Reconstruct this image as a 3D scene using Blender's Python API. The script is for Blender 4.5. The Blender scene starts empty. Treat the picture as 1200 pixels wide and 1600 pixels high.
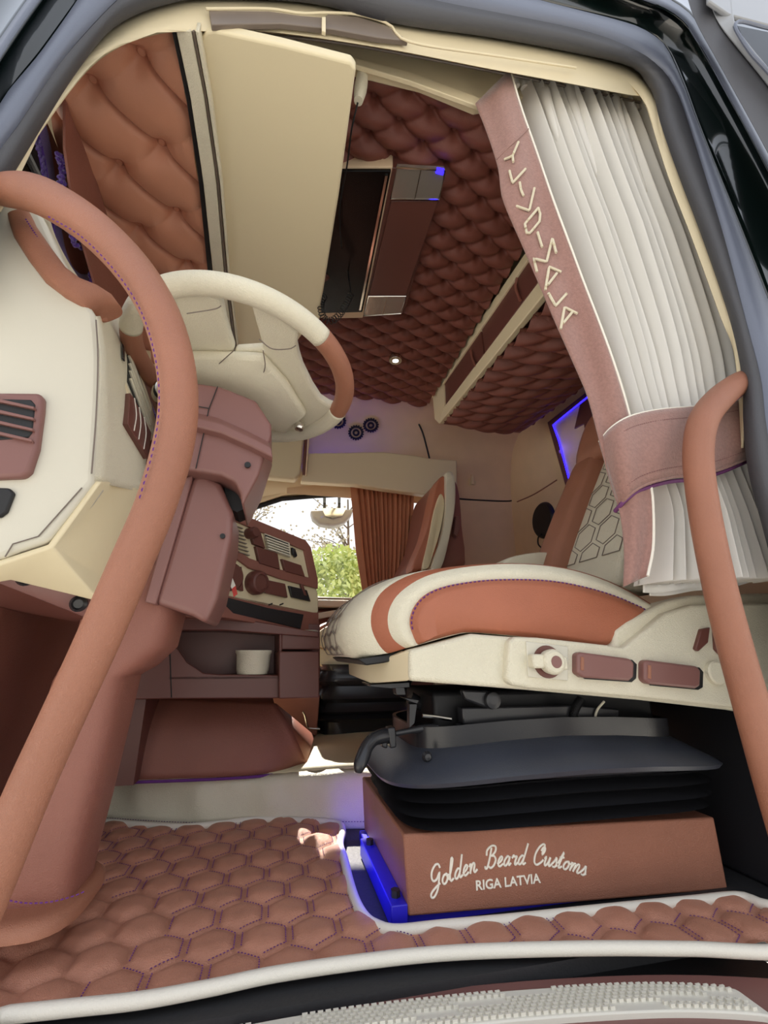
import bpy, math, random
import numpy as np
from mathutils import Vector, Matrix, noise
random.seed(7); rng = np.random.default_rng(7)
SC = bpy.context.scene; COL = SC.collection
PI = math.pi
# ------------------------------------------------------------------ camera
F = 700.0; CZ = .45; YAW = math.radians(13); PIT = math.radians(17.5)
fh = np.array([math.sin(YAW), math.cos(YAW), 0]); RT = np.array([math.cos(YAW), -math.sin(YAW), 0]); U0 = np.array([0, 0, 1.])
FW = fh*math.cos(PIT)+U0*math.sin(PIT); UP = -fh*math.sin(PIT)+U0*math.cos(PIT); CAM = np.array([0, 0, CZ])
cd = bpy.data.cameras.new('camera'); cam = bpy.data.objects.new('camera', cd); COL.objects.link(cam)
cd.sensor_fit = 'VERTICAL'; cd.sensor_height = 36; cd.lens = F/1600*36; cd.clip_start = .02; cd.clip_end = 200
cam.location = (0, 0, CZ)
cam.rotation_euler = Matrix((RT, UP, -FW)).transposed().to_euler()
SC.camera = cam
# ------------------------------------------------------------------ world, sun, exposure
W = bpy.data.worlds.new('sky'); SC.world = W; W.use_nodes = True
nt = W.node_tree; nt.nodes.clear()
wo = nt.nodes.new('ShaderNodeOutputWorld'); bg = nt.nodes.new('ShaderNodeBackground'); tc = nt.nodes.new('ShaderNodeTexCoord')
sx = nt.nodes.new('ShaderNodeSeparateXYZ'); cr = nt.nodes.new('ShaderNodeValToRGB')
nt.links.new(tc.outputs['Generated'], sx.inputs[0]); nt.links.new(sx.outputs['Z'], cr.inputs[0])
cr.color_ramp.elements[0].position = .0; cr.color_ramp.elements[0].color = (1.0, .97, .92, 1)
cr.color_ramp.elements[1].position = .8; cr.color_ramp.elements[1].color = (.80, .87, 1.0, 1)
nt.links.new(cr.outputs[0], bg.inputs[0]); bg.inputs[1].default_value = 1.12; nt.links.new(bg.outputs[0], wo.inputs[0])
sd = bpy.data.lights.new('sun', 'SUN'); sun = bpy.data.objects.new('sun', sd); COL.objects.link(sun)
sd.energy = 10; sd.angle = math.radians(.8); sd.color = (1, .93, .82)
SUN_TO = Vector((.07, -1.65, -1.38))          # direction the sunlight travels: in through the passenger window
sun.rotation_euler = SUN_TO.to_track_quat('-Z', 'Y').to_euler(); sun.location = (1, 8, 7)
VS = SC.view_settings; VS.view_transform = 'Standard'; VS.look = 'None'; VS.gamma = 1; VS.use_curve_mapping = False; VS.exposure = .27
SC.cycles.max_bounces = 12; SC.cycles.diffuse_bounces = 8; SC.cycles.transparent_max_bounces = 12

# ------------------------------------------------------------------ projection helpers (pixel of the 1200x1600 frame + a real plane -> point)
def ray(u, v): return RT*((u-600)/F)+UP*((800-v)/F)+FW
def at(u, v, y=None, x=None, z=None, pl=None):
    r = ray(u, v)
    if pl is not None:
        p0, n = pl; t = (np.dot(np.array(p0)-CAM, n))/np.dot(r, n)
    elif x is not None: t = x/r[0]
    elif z is not None: t = (z-CZ)/r[2]
    else: t = y/r[1]
    return CAM+r*t
def ats(l, **k): return [at(u, v, **k) for u, v in l]
def wr(rp, u, v, y): return rp*(y/ray(u, v)[1])/F      # pixel radius -> metres at depth y
def plane3(a, b, c):
    a, b, c = map(np.array, (a, b, c)); n = np.cross(b-a, c-a); return (a, n/np.linalg.norm(n))

# ------------------------------------------------------------------ materials
def lin(c):
    c = np.array(c, float)/255; return tuple(np.where(c <= .04045, c/12.92, ((c+.055)/1.055)**2.4))+(1.,)
MATS = {}
def mat(name, col, rough=.5, bump=0, scale=200, metal=0, emit=0, kind='noise', var=0, coat=0, trans=0, spec=.5, sheen=0, alpha=1):
    m = bpy.data.materials.new(name); m.use_nodes = True; t = m.node_tree; b = t.nodes['Principled BSDF']
    b.inputs['Base Color'].default_value = lin(col); b.inputs['Roughness'].default_value = rough; b.inputs['Metallic'].default_value = metal
    b.inputs['Coat Weight'].default_value = coat; b.inputs['Transmission Weight'].default_value = trans; b.inputs['Specular IOR Level'].default_value = spec
    b.inputs['Sheen Weight'].default_value = sheen; b.inputs['Alpha'].default_value = alpha
    if emit: b.inputs['Emission Color'].default_value = lin(col); b.inputs['Emission Strength'].default_value = emit
    tcn = t.nodes.new('ShaderNodeTexCoord')
    if bump:
        if kind == 'leather':
            n = t.nodes.new('ShaderNodeTexVoronoi'); n.inputs['Scale'].default_value = scale*.34; n.feature = 'DISTANCE_TO_EDGE'; out = n.outputs['Distance']
            n0 = t.nodes.new('ShaderNodeTexNoise'); n0.inputs['Scale'].default_value = scale*.3; n0.inputs['Detail'].default_value = 2
            mx = t.nodes.new('ShaderNodeMixRGB'); mx.inputs[0].default_value = .02
            t.links.new(tcn.outputs['Object'], n0.inputs['Vector'])
            t.links.new(tcn.outputs['Object'], mx.inputs[1]); t.links.new(n0.outputs['Color'], mx.inputs[2]); t.links.new(mx.outputs[0], n.inputs['Vector'])
            mr = t.nodes.new('ShaderNodeMapRange'); mr.inputs['From Max'].default_value = .25; t.links.new(out, mr.inputs[0])
            n2 = t.nodes.new('ShaderNodeTexNoise'); n2.inputs['Scale'].default_value = scale*.06; n2.inputs['Detail'].default_value = 3
            t.links.new(tcn.outputs['Object'], n2.inputs['Vector'])
            ad = t.nodes.new('ShaderNodeMath'); ad.operation = 'ADD'; ml = t.nodes.new('ShaderNodeMath'); ml.operation = 'MULTIPLY'; ml.inputs[1].default_value = 1.5
            t.links.new(n2.outputs[0], ml.inputs[0]); t.links.new(mr.outputs[0], ad.inputs[0]); t.links.new(ml.outputs[0], ad.inputs[1]); out = ad.outputs[0]
        else:
            n = t.nodes.new('ShaderNodeTexNoise'); n.inputs['Scale'].default_value = scale; n.inputs['Detail'].default_value = 4; out = n.outputs[0]
            t.links.new(tcn.outputs['Object'], n.inputs['Vector'])
        bp = t.nodes.new('ShaderNodeBump'); bp.inputs['Strength'].default_value = bump; bp.inputs['Distance'].default_value = .003 if kind == 'leather' else .0015
        t.links.new(out, bp.inputs['Height']); t.links.new(bp.outputs[0], b.inputs['Normal'])
    if var:
        n3 = t.nodes.new('ShaderNodeTexNoise'); n3.inputs['Scale'].default_value = 9 if var > 0 else 160; n3.inputs['Detail'].default_value = 5
        t.links.new(tcn.outputs['Object'], n3.inputs['Vector'])
        c2 = t.nodes.new('ShaderNodeValToRGB'); L = np.array(lin(col)); v_ = abs(var)
        c2.color_ramp.elements[0].position = .3; c2.color_ramp.elements[1].position = .7
        c2.color_ramp.elements[0].color = tuple(L[:3]*(1-v_))+(1,); c2.color_ramp.elements[1].color = tuple(np.clip(L[:3]*(1+v_), 0, 1))+(1,)
        t.links.new(n3.outputs[0], c2.inputs[0]); t.links.new(c2.outputs[0], b.inputs['Base Color'])
    MATS[name] = m; return m
TAN = mat('tan_leather', (160, 106, 82), .42, .35, 700, kind='leather', var=.07)
MATL = mat('floor_mat_leather', (196, 138, 114), .45, .4, 600, kind='leather', var=.08)
TANMAT = mat('box_leather', (160, 106, 84), .45, .4, 600, kind='leather', var=.08)
ORANGE = mat('seat_leather', (172, 102, 74), .42, .3, 650, kind='leather', var=.05)
TUFT = mat('tufted_leather', (124, 70, 58), .5, .2, 500, kind='leather', var=.05)  # same brown leather, with the dimness under the roof put into the colour
TUFTF = mat('copper_leather', (200, 140, 112), .5, .15, 500, kind='leather', var=.05)
BRN = mat('brown_leather', (142, 90, 76), .45, .3, 600, kind='leather', var=.06)
PLB = mat('brown_plastic', (128, 88, 82), .38, .12, 900)
PLD = mat('dark_brown_plastic', (104, 62, 54), .4, .1, 900)
CRM = mat('cream_leather', (224, 217, 194), .48, .4, 500, kind='leather', var=.03)
CRW = mat('warm_cream_leather', (222, 208, 172), .5, .15, 900, kind='leather')
BGE = mat('beige_plastic', (226, 212, 178), .5, .1, 1200)
BGW = mat('beige_wall_leather', (228, 202, 168), .55, .12, 900, kind='leather', var=.03)
CRP = mat('cream_plastic', (208, 203, 186), .5, .1, 900)
SEAL = mat('seal_rubber', (74, 74, 78), .55, .3, 400, var=.04)
SEALL = mat('seal_rubber_light', (104, 110, 126), .4, .2, 400)  # lighter copy of the seal rubber, its bluish sheen put into the colour
BLK = mat('black_rubber', (22, 22, 24), .5, .1, 500)
BLKB = mat('black_bluish_plastic', (58, 61, 70), .32, .25, 300, var=.1)
BLM = mat('black_metal', (38, 38, 41), .27, .1, 300)
GLB = mat('gloss_black', (8, 8, 9), .25, spec=.25)
PAINT = mat('dark_green_paint', (10, 22, 20), .12, coat=1)
CHR = mat('chrome', (215, 212, 205), .15, metal=1)
WHT = mat('white_thread', (236, 230, 216), .7)
PIPE = mat('white_piping_leather', (230, 225, 212), .5, .15, 500, kind='leather')
PUR = mat('purple_thread', (96, 42, 120), .8)
PURF = mat('purple_fringe', (66, 30, 120), .9, .6, 400, sheen=.5)
SUE = mat('brown_suede', (152, 114, 104), .95, .7, 350, var=-.12, sheen=.4)
CUR = mat('cream_curtain_fabric', (220, 217, 210), .85, .25, 900)
CURB = mat('brown_curtain_fabric', (190, 130, 98), .85, .25, 900)
LETM = mat('beige_lettering', (214, 204, 178), .8)
GRYM = mat('grey_recess', (120, 108, 98), .35, var=.08)
DKF = mat('dark_floor_rubber', (46, 46, 48), .6, .5, 120)
BLUE = mat('blue_led', (30, 20, 255), .5, emit=6)
BLUEP = mat('blue_glow_metal', (40, 34, 190), .35)  # black metal; the blue LED glow on it is put into the colour
LAMPW = mat('white_led', (255, 250, 255), .5, emit=4)
LENS = mat('lamp_lens', (190, 180, 168), .12, metal=.6, bump=.5, scale=60)
REDT = mat('red_plastic', (200, 60, 50), .4)
LEAF = mat('leaf', (196, 206, 130), .7)
LEAF2 = mat('leaf_dry', (170, 160, 140), .8)
TRK = mat('bark', (92, 80, 66), .9)
ASP = mat('pale_bounce_ground', (200, 196, 188), .9, .3, 60, var=.05)  # ground colour made paler to bounce light up to the ceiling
GLS = mat('window_glass', (255, 255, 255), .0, trans=1, spec=.3)
GLS.node_tree.nodes['Principled BSDF'].inputs['IOR'].default_value = 1.02
_t = GLS.node_tree; _o = _t.nodes['Material Output']; _tr = _t.nodes.new('ShaderNodeBsdfTransparent'); _gl = _t.nodes.new('ShaderNodeBsdfGlossy'); _gl.inputs['Roughness'].default_value = .03
_mx = _t.nodes.new('ShaderNodeMixShader'); _lw = _t.nodes.new('ShaderNodeFresnel'); _lw.inputs['IOR'].default_value = 1.35
_t.links.new(_lw.outputs[0], _mx.inputs[0]); _t.links.new(_tr.outputs[0], _mx.inputs[1]); _t.links.new(_gl.outputs[0], _mx.inputs[2]); _t.links.new(_mx.outputs[0], _o.inputs['Surface'])
TREAD = mat('cream_tread_plastic', (222, 218, 205), .45, .1, 500)

# ------------------------------------------------------------------ object helpers
BASE = {}
def tag(o, label=None, cat=None, group=None, kind=None):
    if label: o['label'] = label
    if cat: o['category'] = cat
    if group: o['group'] = group
    if kind: o['kind'] = kind
    return o
def T(name, label, cat, loc=(0, 0, 0), group=None):
    o = bpy.data.objects.new(name, None); COL.objects.link(o); o.location = loc; o.empty_display_size = .05
    BASE[o.name] = np.array(loc, float); return tag(o, label, cat, group)
def O(name, vf, m, parent=None, smooth=True, bevel=0, seg=2, sub=0, solid=0, mi=None, auto=40, kind=None, label=None, off=0):
    v, f = vf; v = np.array(v, float)
    if parent is not None: base = BASE[parent.name]; loc = None
    else:
        base = np.array([v[:, 0].mean(), v[:, 1].mean(), v[:, 2].min()]); loc = base
    me = bpy.data.meshes.new(name); me.from_pydata((v-base).tolist(), [], [list(map(int, q)) for q in f])
    for mm in (m if isinstance(m, (list, tuple)) else [m]): me.materials.append(mm)
    if mi is not None: me.polygons.foreach_set('material_index', np.array(mi, dtype=np.int32))
    me.validate(); me.update()
    o = bpy.data.objects.new(name, me); COL.objects.link(o); BASE[o.name] = base
    if parent is not None: o.parent = parent
    else: o.location = loc
    if solid:
        s = o.modifiers.new('thick', 'SOLIDIFY'); s.thickness = solid; s.offset = off
    if bevel:
        b = o.modifiers.new('bevel', 'BEVEL'); b.width = bevel; b.segments = seg; b.limit_method = 'ANGLE'; b.angle_limit = math.radians(35)
    if sub:
        s = o.modifiers.new('sub', 'SUBSURF'); s.levels = s.render_levels = sub
    if smooth:
        me.polygons.foreach_set('use_smooth', np.ones(len(me.polygons), bool))
        if auto < 180: me.set_sharp_from_angle(angle=math.radians(auto)) if not (bevel or sub) else me.set_sharp_from_angle(angle=math.radians(60))
    if kind: o['kind'] = kind
    if label: o['label'] = label
    return o
def copy_part(o, parent, loc=None, shift=None):
    c = o.copy(); COL.objects.link(c); c.parent = parent
    if loc is not None: c.location = loc
    return c
def join(l):
    V = []; Fc = []; n = 0
    for v, f in l:
        v = [tuple(map(float, p)) for p in v]
        V += v; Fc += [[i+n for i in q] for q in f]; n += len(v)
    return V, Fc
def prism(pts, vec):
    pts = [np.array(p, float) for p in pts]; n = len(pts); vec = np.array(vec, float)
    v = pts+[p+vec for p in pts]
    nrm = sum((np.cross(pts[i], pts[(i+1) % n]) for i in range(n)), np.zeros(3))
    f = [list(range(n)), list(range(2*n-1, n-1, -1))]+[[i, i+n, (i+1) % n+n, (i+1) % n] for i in range(n)]
    if np.dot(nrm-0*vec, vec) > 0: f = [q[::-1] for q in f]
    return v, f
def slab(pix, y, t=.02, pl=None, **k):          # pixel outline on a plane, thickness away from camera
    if pl is not None:
        p = ats(pix, pl=pl); n = np.array(pl[1]); n = n if np.dot(n, FW) > 0 else -n; return prism(p, n*t)
    p = ats(pix, y=y) if not k else ats(pix, **k)
    d = np.array([0, t, 0]) if not k else (np.array([t, 0, 0]) if 'x' in k else np.array([0, 0, t]))
    return prism(p, d)
def boxm(c, s, R=None):
    c = np.array(c, float); s = np.array(s, float)/2
    v = np.array([(x, y, z) for x in (-1, 1) for y in (-1, 1) for z in (-1, 1)], float)*s
    if R is not None: v = v@np.array(R).T
    v = v+c
    return v, [(0, 1, 3, 2), (4, 6, 7, 5), (0, 4, 5, 1), (2, 3, 7, 6), (0, 2, 6, 4), (1, 5, 7, 3)]
def bx(x0, x1, y0, y1, z0, z1): return boxm(((x0+x1)/2, (y0+y1)/2, (z0+z1)/2), (x1-x0, y1-y0, z1-z0))
def spline(pts, n, closed=False):
    P = np.array(pts, float); m = len(P)
    if closed: Q = np.vstack([P[-1], P, P[0], P[1]]); segs = m
    else: Q = np.vstack([2*P[0]-P[1], P, 2*P[-1]-P[-2]]); segs = m-1
    out = []
    # arc-length-ish distribution
    dense = []
    for i in range(segs):
        p0, p1, p2, p3 = Q[i:i+4]
        for t in np.linspace(0, 1, 16, endpoint=False):
            dense.append(.5*((2*p1)+(-p0+p2)*t+(2*p0-5*p1+4*p2-p3)*t*t+(-p0+3*p1-3*p2+p3)*t**3))
    if not closed: dense.append(P[-1])
    else: dense.append(dense[0])
    D = np.array(dense); s = np.r_[0, np.cumsum(np.linalg.norm(np.diff(D[:, :3], axis=0), axis=1))]
    tt = np.linspace(0, s[-1], n, endpoint=not closed)
    return np.stack([np.interp(tt, s, D[:, k]) for k in range(D.shape[1])], 1)
def kspline(pts, per):           # spline keeping key points (matching topology between outlines), closed
    P = np.array(pts, float); m = len(P); Q = np.vstack([P[-1], P, P[0], P[1]]); out = []
    for i in range(m):
        p0, p1, p2, p3 = Q[i:i+4]
        for t in np.linspace(0, 1, per, endpoint=False):
            out.append(.5*((2*p1)+(-p0+p2)*t+(2*p0-5*p1+4*p2-p3)*t*t+(-p0+3*p1-3*p2+p3)*t**3))
    return np.array(out)
def tube(pts, r, seg=12, n=None, closed=False, caps=True, flat=None):
    P = np.array(pts, float)
    if P.shape[1] == 3: P = np.c_[P, np.full(len(P), r) if np.isscalar(r) else r]
    if n: P = spline(P, n, closed)
    X = P[:, :3]; R = P[:, 3]; m = len(X)
    if closed: tg = np.roll(X, -1, 0)-np.roll(X, 1, 0)
    else: tg = np.gradient(X, axis=0)
    tg /= np.linalg.norm(tg, axis=1)[:, None]+1e-12
    a = np.cross(tg[0], [0, 0, 1]);
    if np.linalg.norm(a) < .1: a = np.cross(tg[0], [0, 1, 0])
    V = []
    for i in range(m):
        a = a-tg[i]*np.dot(a, tg[i]); a /= np.linalg.norm(a); b = np.cross(tg[i], a)
        for k in range(seg):
            th = 2*PI*k/seg; V.append(X[i]+R[i]*(a*math.cos(th)+b*math.sin(th)))
    Fc = []
    for i in range(m if closed else m-1):
        for k in range(seg):
            A = i*seg; B = ((i+1) % m)*seg; Fc.append((A+k, A+(k+1) % seg, B+(k+1) % seg, B+k))
    if caps and not closed: Fc += [list(range(seg))[::-1], [(m-1)*seg+k for k in range(seg)]]
    return V, Fc
def pxtube(l, y, seg=16, n=40, **k):          # l of (u,v,rp[,y])
    P = []
    for q in l:
        yy = q[3] if len(q) > 3 else y; p = at(q[0], q[1], y=yy); P.append([*p, wr(q[2], q[0], q[1], yy)])
    return tube(P, 0, seg, n, **k)
def loft(rings, caps=True, closed=True):
    m = len(rings[0]); V = [p for r in rings for p in r]; Fc = []
    for i in range(len(rings)-1):
        for k in range(m if closed else m-1):
            A = i*m; B = A+m; Fc.append((A+k, B+k, B+(k+1) % m, A+(k+1) % m))
    if caps: Fc += [list(range(m)), [(len(rings)-1)*m+k for k in range(m)][::-1]]
    return V, Fc
def grid(fn, nu, nv):
    V = [fn(i/nu, j/nv) for j in range(nv+1) for i in range(nu+1)]
    return V, [(j*(nu+1)+i, j*(nu+1)+i+1, (j+1)*(nu+1)+i+1, (j+1)*(nu+1)+i) for j in range(nv) for i in range(nu)]
def lathe(prof, c, d, seg=28, caps=True):       # prof (r, h) along axis d
    d = np.array(d, float); d /= np.linalg.norm(d); a = np.cross(d, [0, 0, 1]) if abs(d[2]) < .9 else np.cross(d, [1, 0, 0]); a /= np.linalg.norm(a); b = np.cross(d, a)
    return loft([[np.array(c)+d*h+r*(a*math.cos(2*PI*k/seg)+b*math.sin(2*PI*k/seg)) for k in range(seg)] for r, h in prof], caps)
def superring(c, ax, ay, a, b, n=4, seg=28):
    o = []
    for k in range(seg):
        t = 2*PI*k/seg; cs, sn = math.cos(t), math.sin(t)
        o.append(np.array(c)+np.array(ax)*a*math.copysign(abs(cs)**(2/n), cs)+np.array(ay)*b*math.copysign(abs(sn)**(2/n), sn))
    return o
def S(name, vf, m, **k): o = O(name, vf, m, **k); o['kind'] = 'structure'; return o
def resample(pl, n):
    P = np.array(pl, float); s = np.r_[0, np.cumsum(np.linalg.norm(np.diff(P[:, :2], axis=0), axis=1))]; t = np.linspace(0, s[-1], n)
    return np.stack([np.interp(t, s, P[:, k]) for k in range(P.shape[1])], 1)
def dashes(path, nrm, dash=.004, gap=.0025, w=.0009):   # stitches along a polyline
    P = np.array(path, float); s = np.r_[0, np.cumsum(np.linalg.norm(np.diff(P, axis=0), axis=1))]; L = s[-1]; out = []; t = 0
    f = lambda t: np.array([np.interp(t, s, P[:, k]) for k in range(3)])
    while t+dash < L:
        a, b = f(t), f(t+dash); d = (b-a)/max(1e-9, np.linalg.norm(b-a)); nn = np.array(nrm, float); sd_ = np.cross(d, nn); sd_ /= np.linalg.norm(sd_)+1e-9
        m_ = (a+b)/2+nn*w*1.2
        out.append(([a-sd_*w, a+sd_*w, b+sd_*w, b-sd_*w, m_-sd_*w*.6, m_+sd_*w*.6], [(0, 1, 5, 4), (4, 5, 2, 3), (0, 4, 3), (1, 2, 5)])); t += dash+gap
    return join(out) if out else None
#@@SETTING
# ================================================================== SETTING
GY = -1.25
S('ground', bx(-30, 30, -12, 40, GY-.1, GY), ASP)
S('floor', bx(-.95, 1.62, .80, 2.95, -.06, -.012), DKF)
# --- body opening: swept layers, each its own depth
L0 = [(-90, 460), (0, 300), (15, 277), (68, 190), (110, 123), (160, 57), (200, 27), (253, 7), (322, -4), (480, 3), (620, 36), (760, 56), (887, 79), (983, 102), (1008, 125), (1023, 150), (1033, 192), (1062, 275), (1100, 375), (1142, 500), (1161, 590), (1163, 660), (1171, 737), (1200, 850), (1290, 1200)]
L1 = [(-90, 365), (0, 233), (25, 200), (85, 110), (130, 55), (185, -2), (225, -30), (280, -48), (340, -55), (480, -38), (620, -12), (700, 6), (900, 46), (992, 79), (1033, 108), (1050, 130), (1067, 167), (1100, 270), (1132, 375), (1165, 500), (1188, 590), (1196, 660), (1210, 737), (1240, 850), (1330, 1200)]
L2 = [(-90, 300), (0, 167), (18, 140), (60, 90), (100, 35), (150, -35), (200, -75), (280, -95), (340, -100), (480, -85), (640, -55), (837, 0), (958, 31), (1003, 46), (1035, 68), (1048, 90), (1068, 135), (1087, 187), (1120, 270), (1160, 370), (1210, 500), (1240, 590), (1250, 660), (1265, 737), (1300, 850), (1380, 1200)]
L3 = [(-90, 225), (0, 92), (22, 58), (60, 4), (100, -50), (150, -95), (200, -130), (280, -150), (340, -155), (480, -140), (660, -110), (880, -45), (1000, -2), (1040, 14), (1067, 33), (1087, 62), (1105, 92), (1130, 138), (1170, 210), (1230, 325), (1280, 450), (1310, 590), (1320, 660), (1335, 737), (1370, 850), (1450, 1200)]
def ribbon(layers, closed=False):
    N = 150; rows = []
    for pl, y in layers:
        K = min(len(L0), len(pl)); R = []
        P = spline([(a, b, 0) for a, b in pl], N)
        rows.append([at(p[0], p[1], y=y) for p in P])
    V = [p for r in rows for p in r]; n = N
    return V, [(i*n+k, i*n+k+1, (i+1)*n+k+1, (i+1)*n+k) for i in range(len(rows)-1) for k in range(n-1)]
def mixl(a, b, t, n=60):
    A = resample(a, n); B = resample(b, n); return [tuple(x*(1-t)+y*t) for x, y in zip(A, B)]
S('trim_1', ribbon([(L0, .72), (L0, .665), (mixl(L0, L1, .45), .640), (L1, .628)]), SEAL, solid=.004, auto=180)
S('trim_2', ribbon([(L1, .628), (mixl(L1, L2, .5), .618), (L2, .622), (L2, .65)]), SEALL, solid=.004, auto=180)
L3b = mixl(L2, L3, .82)
S('wall_near', ribbon([(L2, .65), (mixl(L2, L3, .12), .645), (L3b, .640), (L3, .615), (mixl(L3, L3, 0), .60)]), PAINT, solid=.004, auto=180)
def outw(l, d):
    c = np.array([560, 700]); P = resample(l, 60); return [tuple(p+(p-c)/np.linalg.norm(p-c)*d) for p in P]
S('trim_3', ribbon([(L3, .60), (outw(L3, 8), .598), (outw(L3, 16), .61)]), SEALL, solid=.003, auto=180)  # highlight along the body edge, built as a pale strip
S('wall_near.001', ribbon([(outw(L3, 16), .61), (outw(L3, 20), .64), (outw(L3, 60), .64), (outw(L3, 500), .66)]), PAINT, solid=.004, auto=180)
# --- header trims above the door (cream), inside the seal
H1 = [(0, 330), (40, 250), (77, 172), (105, 140), (150, 88), (190, 57), (225, 49), (310, 48), (400, 48), (470, 55), (545, 66), (640, 82), (760, 106), (880, 128), (985, 148), (1006, 150), (1014, 175), (1030, 230), (1050, 290), (1085, 380), (1125, 490), (1150, 560), (1160, 700)]
S('trim_4', ribbon([(L0[:-3], .675), (mixl(L0[:-3], H1, .35), .680), (mixl(L0[:-3], H1, .65), .684), (H1, .688), (H1, .71)]), BGE, solid=.004, auto=60)
hd = T('grab_recess', 'long grey grab recess set in the beige header above the door', 'recess', at(480, 30, y=.69))
O('recess_plate', slab([(326, 16), (420, 17), (470, 24), (506, 27), (512, 22), (560, 26), (605, 40), (638, 63), (590, 58), (520, 45), (440, 36), (330, 38)], .670, .012), GRYM, hd, bevel=.002)
O('rim', tube(ats([(322, 14), (420, 14), (470, 21), (512, 20), (560, 23), (608, 38), (642, 66), (780, 88), (900, 106)], y=.668), .0028, 8, 50), BGE, hd)
O('divider', slab([(503, 26), (509, 26), (509, 50), (503, 48)], .664, .008), BGE, hd, bevel=.001)
# --- panel between header and tufted roof
S('trim_5', slab([(308, 46), (400, 46), (560, 62), (800, 108), (1010, 150), (1010, 180), (802, 150), (746, 162), (660, 126), (548, 98), (420, 70)], .775, .03), BGE, bevel=.003)
S('trim_6', slab([(546, 88), (640, 112), (748, 152), (806, 140), (806, 160), (746, 165), (640, 126), (546, 98)], .765, .012), BGE, bevel=.002)
# --- curtain rail (thing)
rl = T('curtain_rail', 'slim curtain rail running under the beige header over the door', 'rail', at(780, 105, y=.745))
O('track', tube(ats([(330, 50), (470, 60), (560, 72), (700, 98), (850, 128), (1000, 160)], y=.745), .0035, 8, 40), GRYM, rl)
O('track', tube(ats([(330, 44), (470, 52), (560, 64), (700, 89), (850, 120), (1000, 152)], y=.742), .0028, 8, 40), BGE, rl)
# --- roof shell, tufted ceiling
S('roof', bx(-1.0, 1.66, .66, 3.0, 2.11, 2.14), BGE)
A_ = np.array([.0875, .0425]); B_ = np.array([0, .094]); O_ = np.array([.171, .868])
def lat(x, y, A=A_, B=B_, Oo=O_):
    i = (x-Oo[0])/A[0]; j = (y-Oo[1]-i*A[1])/B[1]; return i, j
def pillow(i, j, H, D):
    si = abs(math.sin(PI*i)); sj = abs(math.sin(PI*j)); sk = abs(math.sin(PI*(i+j)))
    di = i-round(i); dj = j-round(j); r2 = di*di+dj*dj+di*dj*.5
    return H*(sj**.45)*(.5+.5*sk**.5)+H*.35*sj*sk - D*math.exp(-r2/.022)
CX0, CX1, CY0, CY1 = -.12, .848, .80, 2.44; CZC = 2.0
nu, nv = 190, 290
S_ceil = S('ceiling', grid(lambda a, b: (lambda x, y: (x, y, CZC-pillow(*lat(x, y), .026, .030)))(CX0+(CX1-CX0)*a, CY0+(CY1-CY0)*b), nu, nv), TUFT, auto=180)
bt = lathe([(0, -.003), (.006, -.0022), (.009, .001), (.008, .004)], (0, 0, 0), (0, 0, 1), 10)
btm = None; cnt = 0
for i in range(-4, 12):
    for j in range(-8, 22):
        x, y = O_[0]+i*A_[0], O_[1]+i*A_[1]+j*B_[1]
        if not (CX0+.01 < x < .88 and CY0 < y < CY1-.02): continue
        if x < .02 and y < 2.0: continue
        if btm is None:
            btm = O('button', (np.array(bt[0])+[x, y, CZC+.014], bt[1]), TUFT, S_ceil); b0 = np.array([x, y])
        else:
            c = copy_part(btm, S_ceil); c.location = (x-b0[0], y-b0[1], 0)
        cnt += 1
# --- far side: curved upper wall, window wall, lower door panel
PR = [(2.40, 2.02), (2.50, 2.01), (2.62, 1.985), (2.72, 1.92), (2.78, 1.84), (2.815, 1.72), (2.83, 1.6), (2.84, 1.45)]
PRS = spline([(0, a, b) for a, b in PR], 40)[:, 1:]
S('wall_far', grid(lambda a, b: (.0+1.66*a, *PRS[int(round(b*39))]), 30, 39), BGW, auto=180)
S('wall_far.001', bx(.98, 1.66, 2.84, 2.90, -.06, 1.46), BGW, bevel=.004)
def farpt(u, v):
    best = None
    for y in np.linspace(2.42, 2.83, 200):
        p = at(u, v, y=y); z = np.interp(y, PRS[:, 0], PRS[:, 1])
        if p[2] <= z+.03*0 and best is None: continue
        if p[2] >= z: return p
        best = p
    return best if best is not None else at(u, v, y=2.8)
WT = [(-.62, 1.12), (-.40, 1.28), (-.27, 1.345), (-.03, 1.45), (.2, 1.49), (.45, 1.52), (.98, 1.60)]   # window head line at y=2.95
ZS = .78
top = [(-1.0, 2.15)]+[(x, 2.15) for x, z in WT]
S('wall_far.002', prism([(x, 2.93, z) for x, z in [(-.9, ZS), (-.75, ZS), (-.68, 1.02)]+WT+[(.98, 2.12), (-.9, 2.12)]], (0, .05, 0)), BGE)
S('wall_far.003', prism([(-.9, 2.93, -.06), (.98, 2.93, -.06), (.98, 2.93, ZS), (-.9, 2.93, ZS)], (0, .05, 0)), BRN)
S('trim_7', bx(-.8, .98, 2.80, 2.94, .72, .765), CRM, bevel=.012, seg=3)
S('trim_8', slab([(495, 958), (580, 944), (580, 952), (495, 968)], 2.78, .05), CRM, bevel=.004)
dp = T('passenger_door_panel', 'brown leather passenger door card with pale stitched signature below the window', 'door panel', (.3, 2.85, 0))
O('card', bx(-.5, .98, 2.86, 2.925, .1, .70), BRN, dp, bevel=.01)
O('stitched_signature', tube([at(u, v, y=2.85) for u, v in [(512, 990), (517, 975), (520, 968), (522, 976), (527, 972), (531, 978), (534, 969), (541, 974), (552, 970), (560, 966), (572, 962)]], .0035, 6, 40), WHT, dp)
w1 = S('window_1', prism([(x, 2.955, z) for x, z in [(.97, ZS), (-.75, ZS), (-.68, 1.02)]+WT], (0, .004, 0)), GLS, smooth=False)
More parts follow.
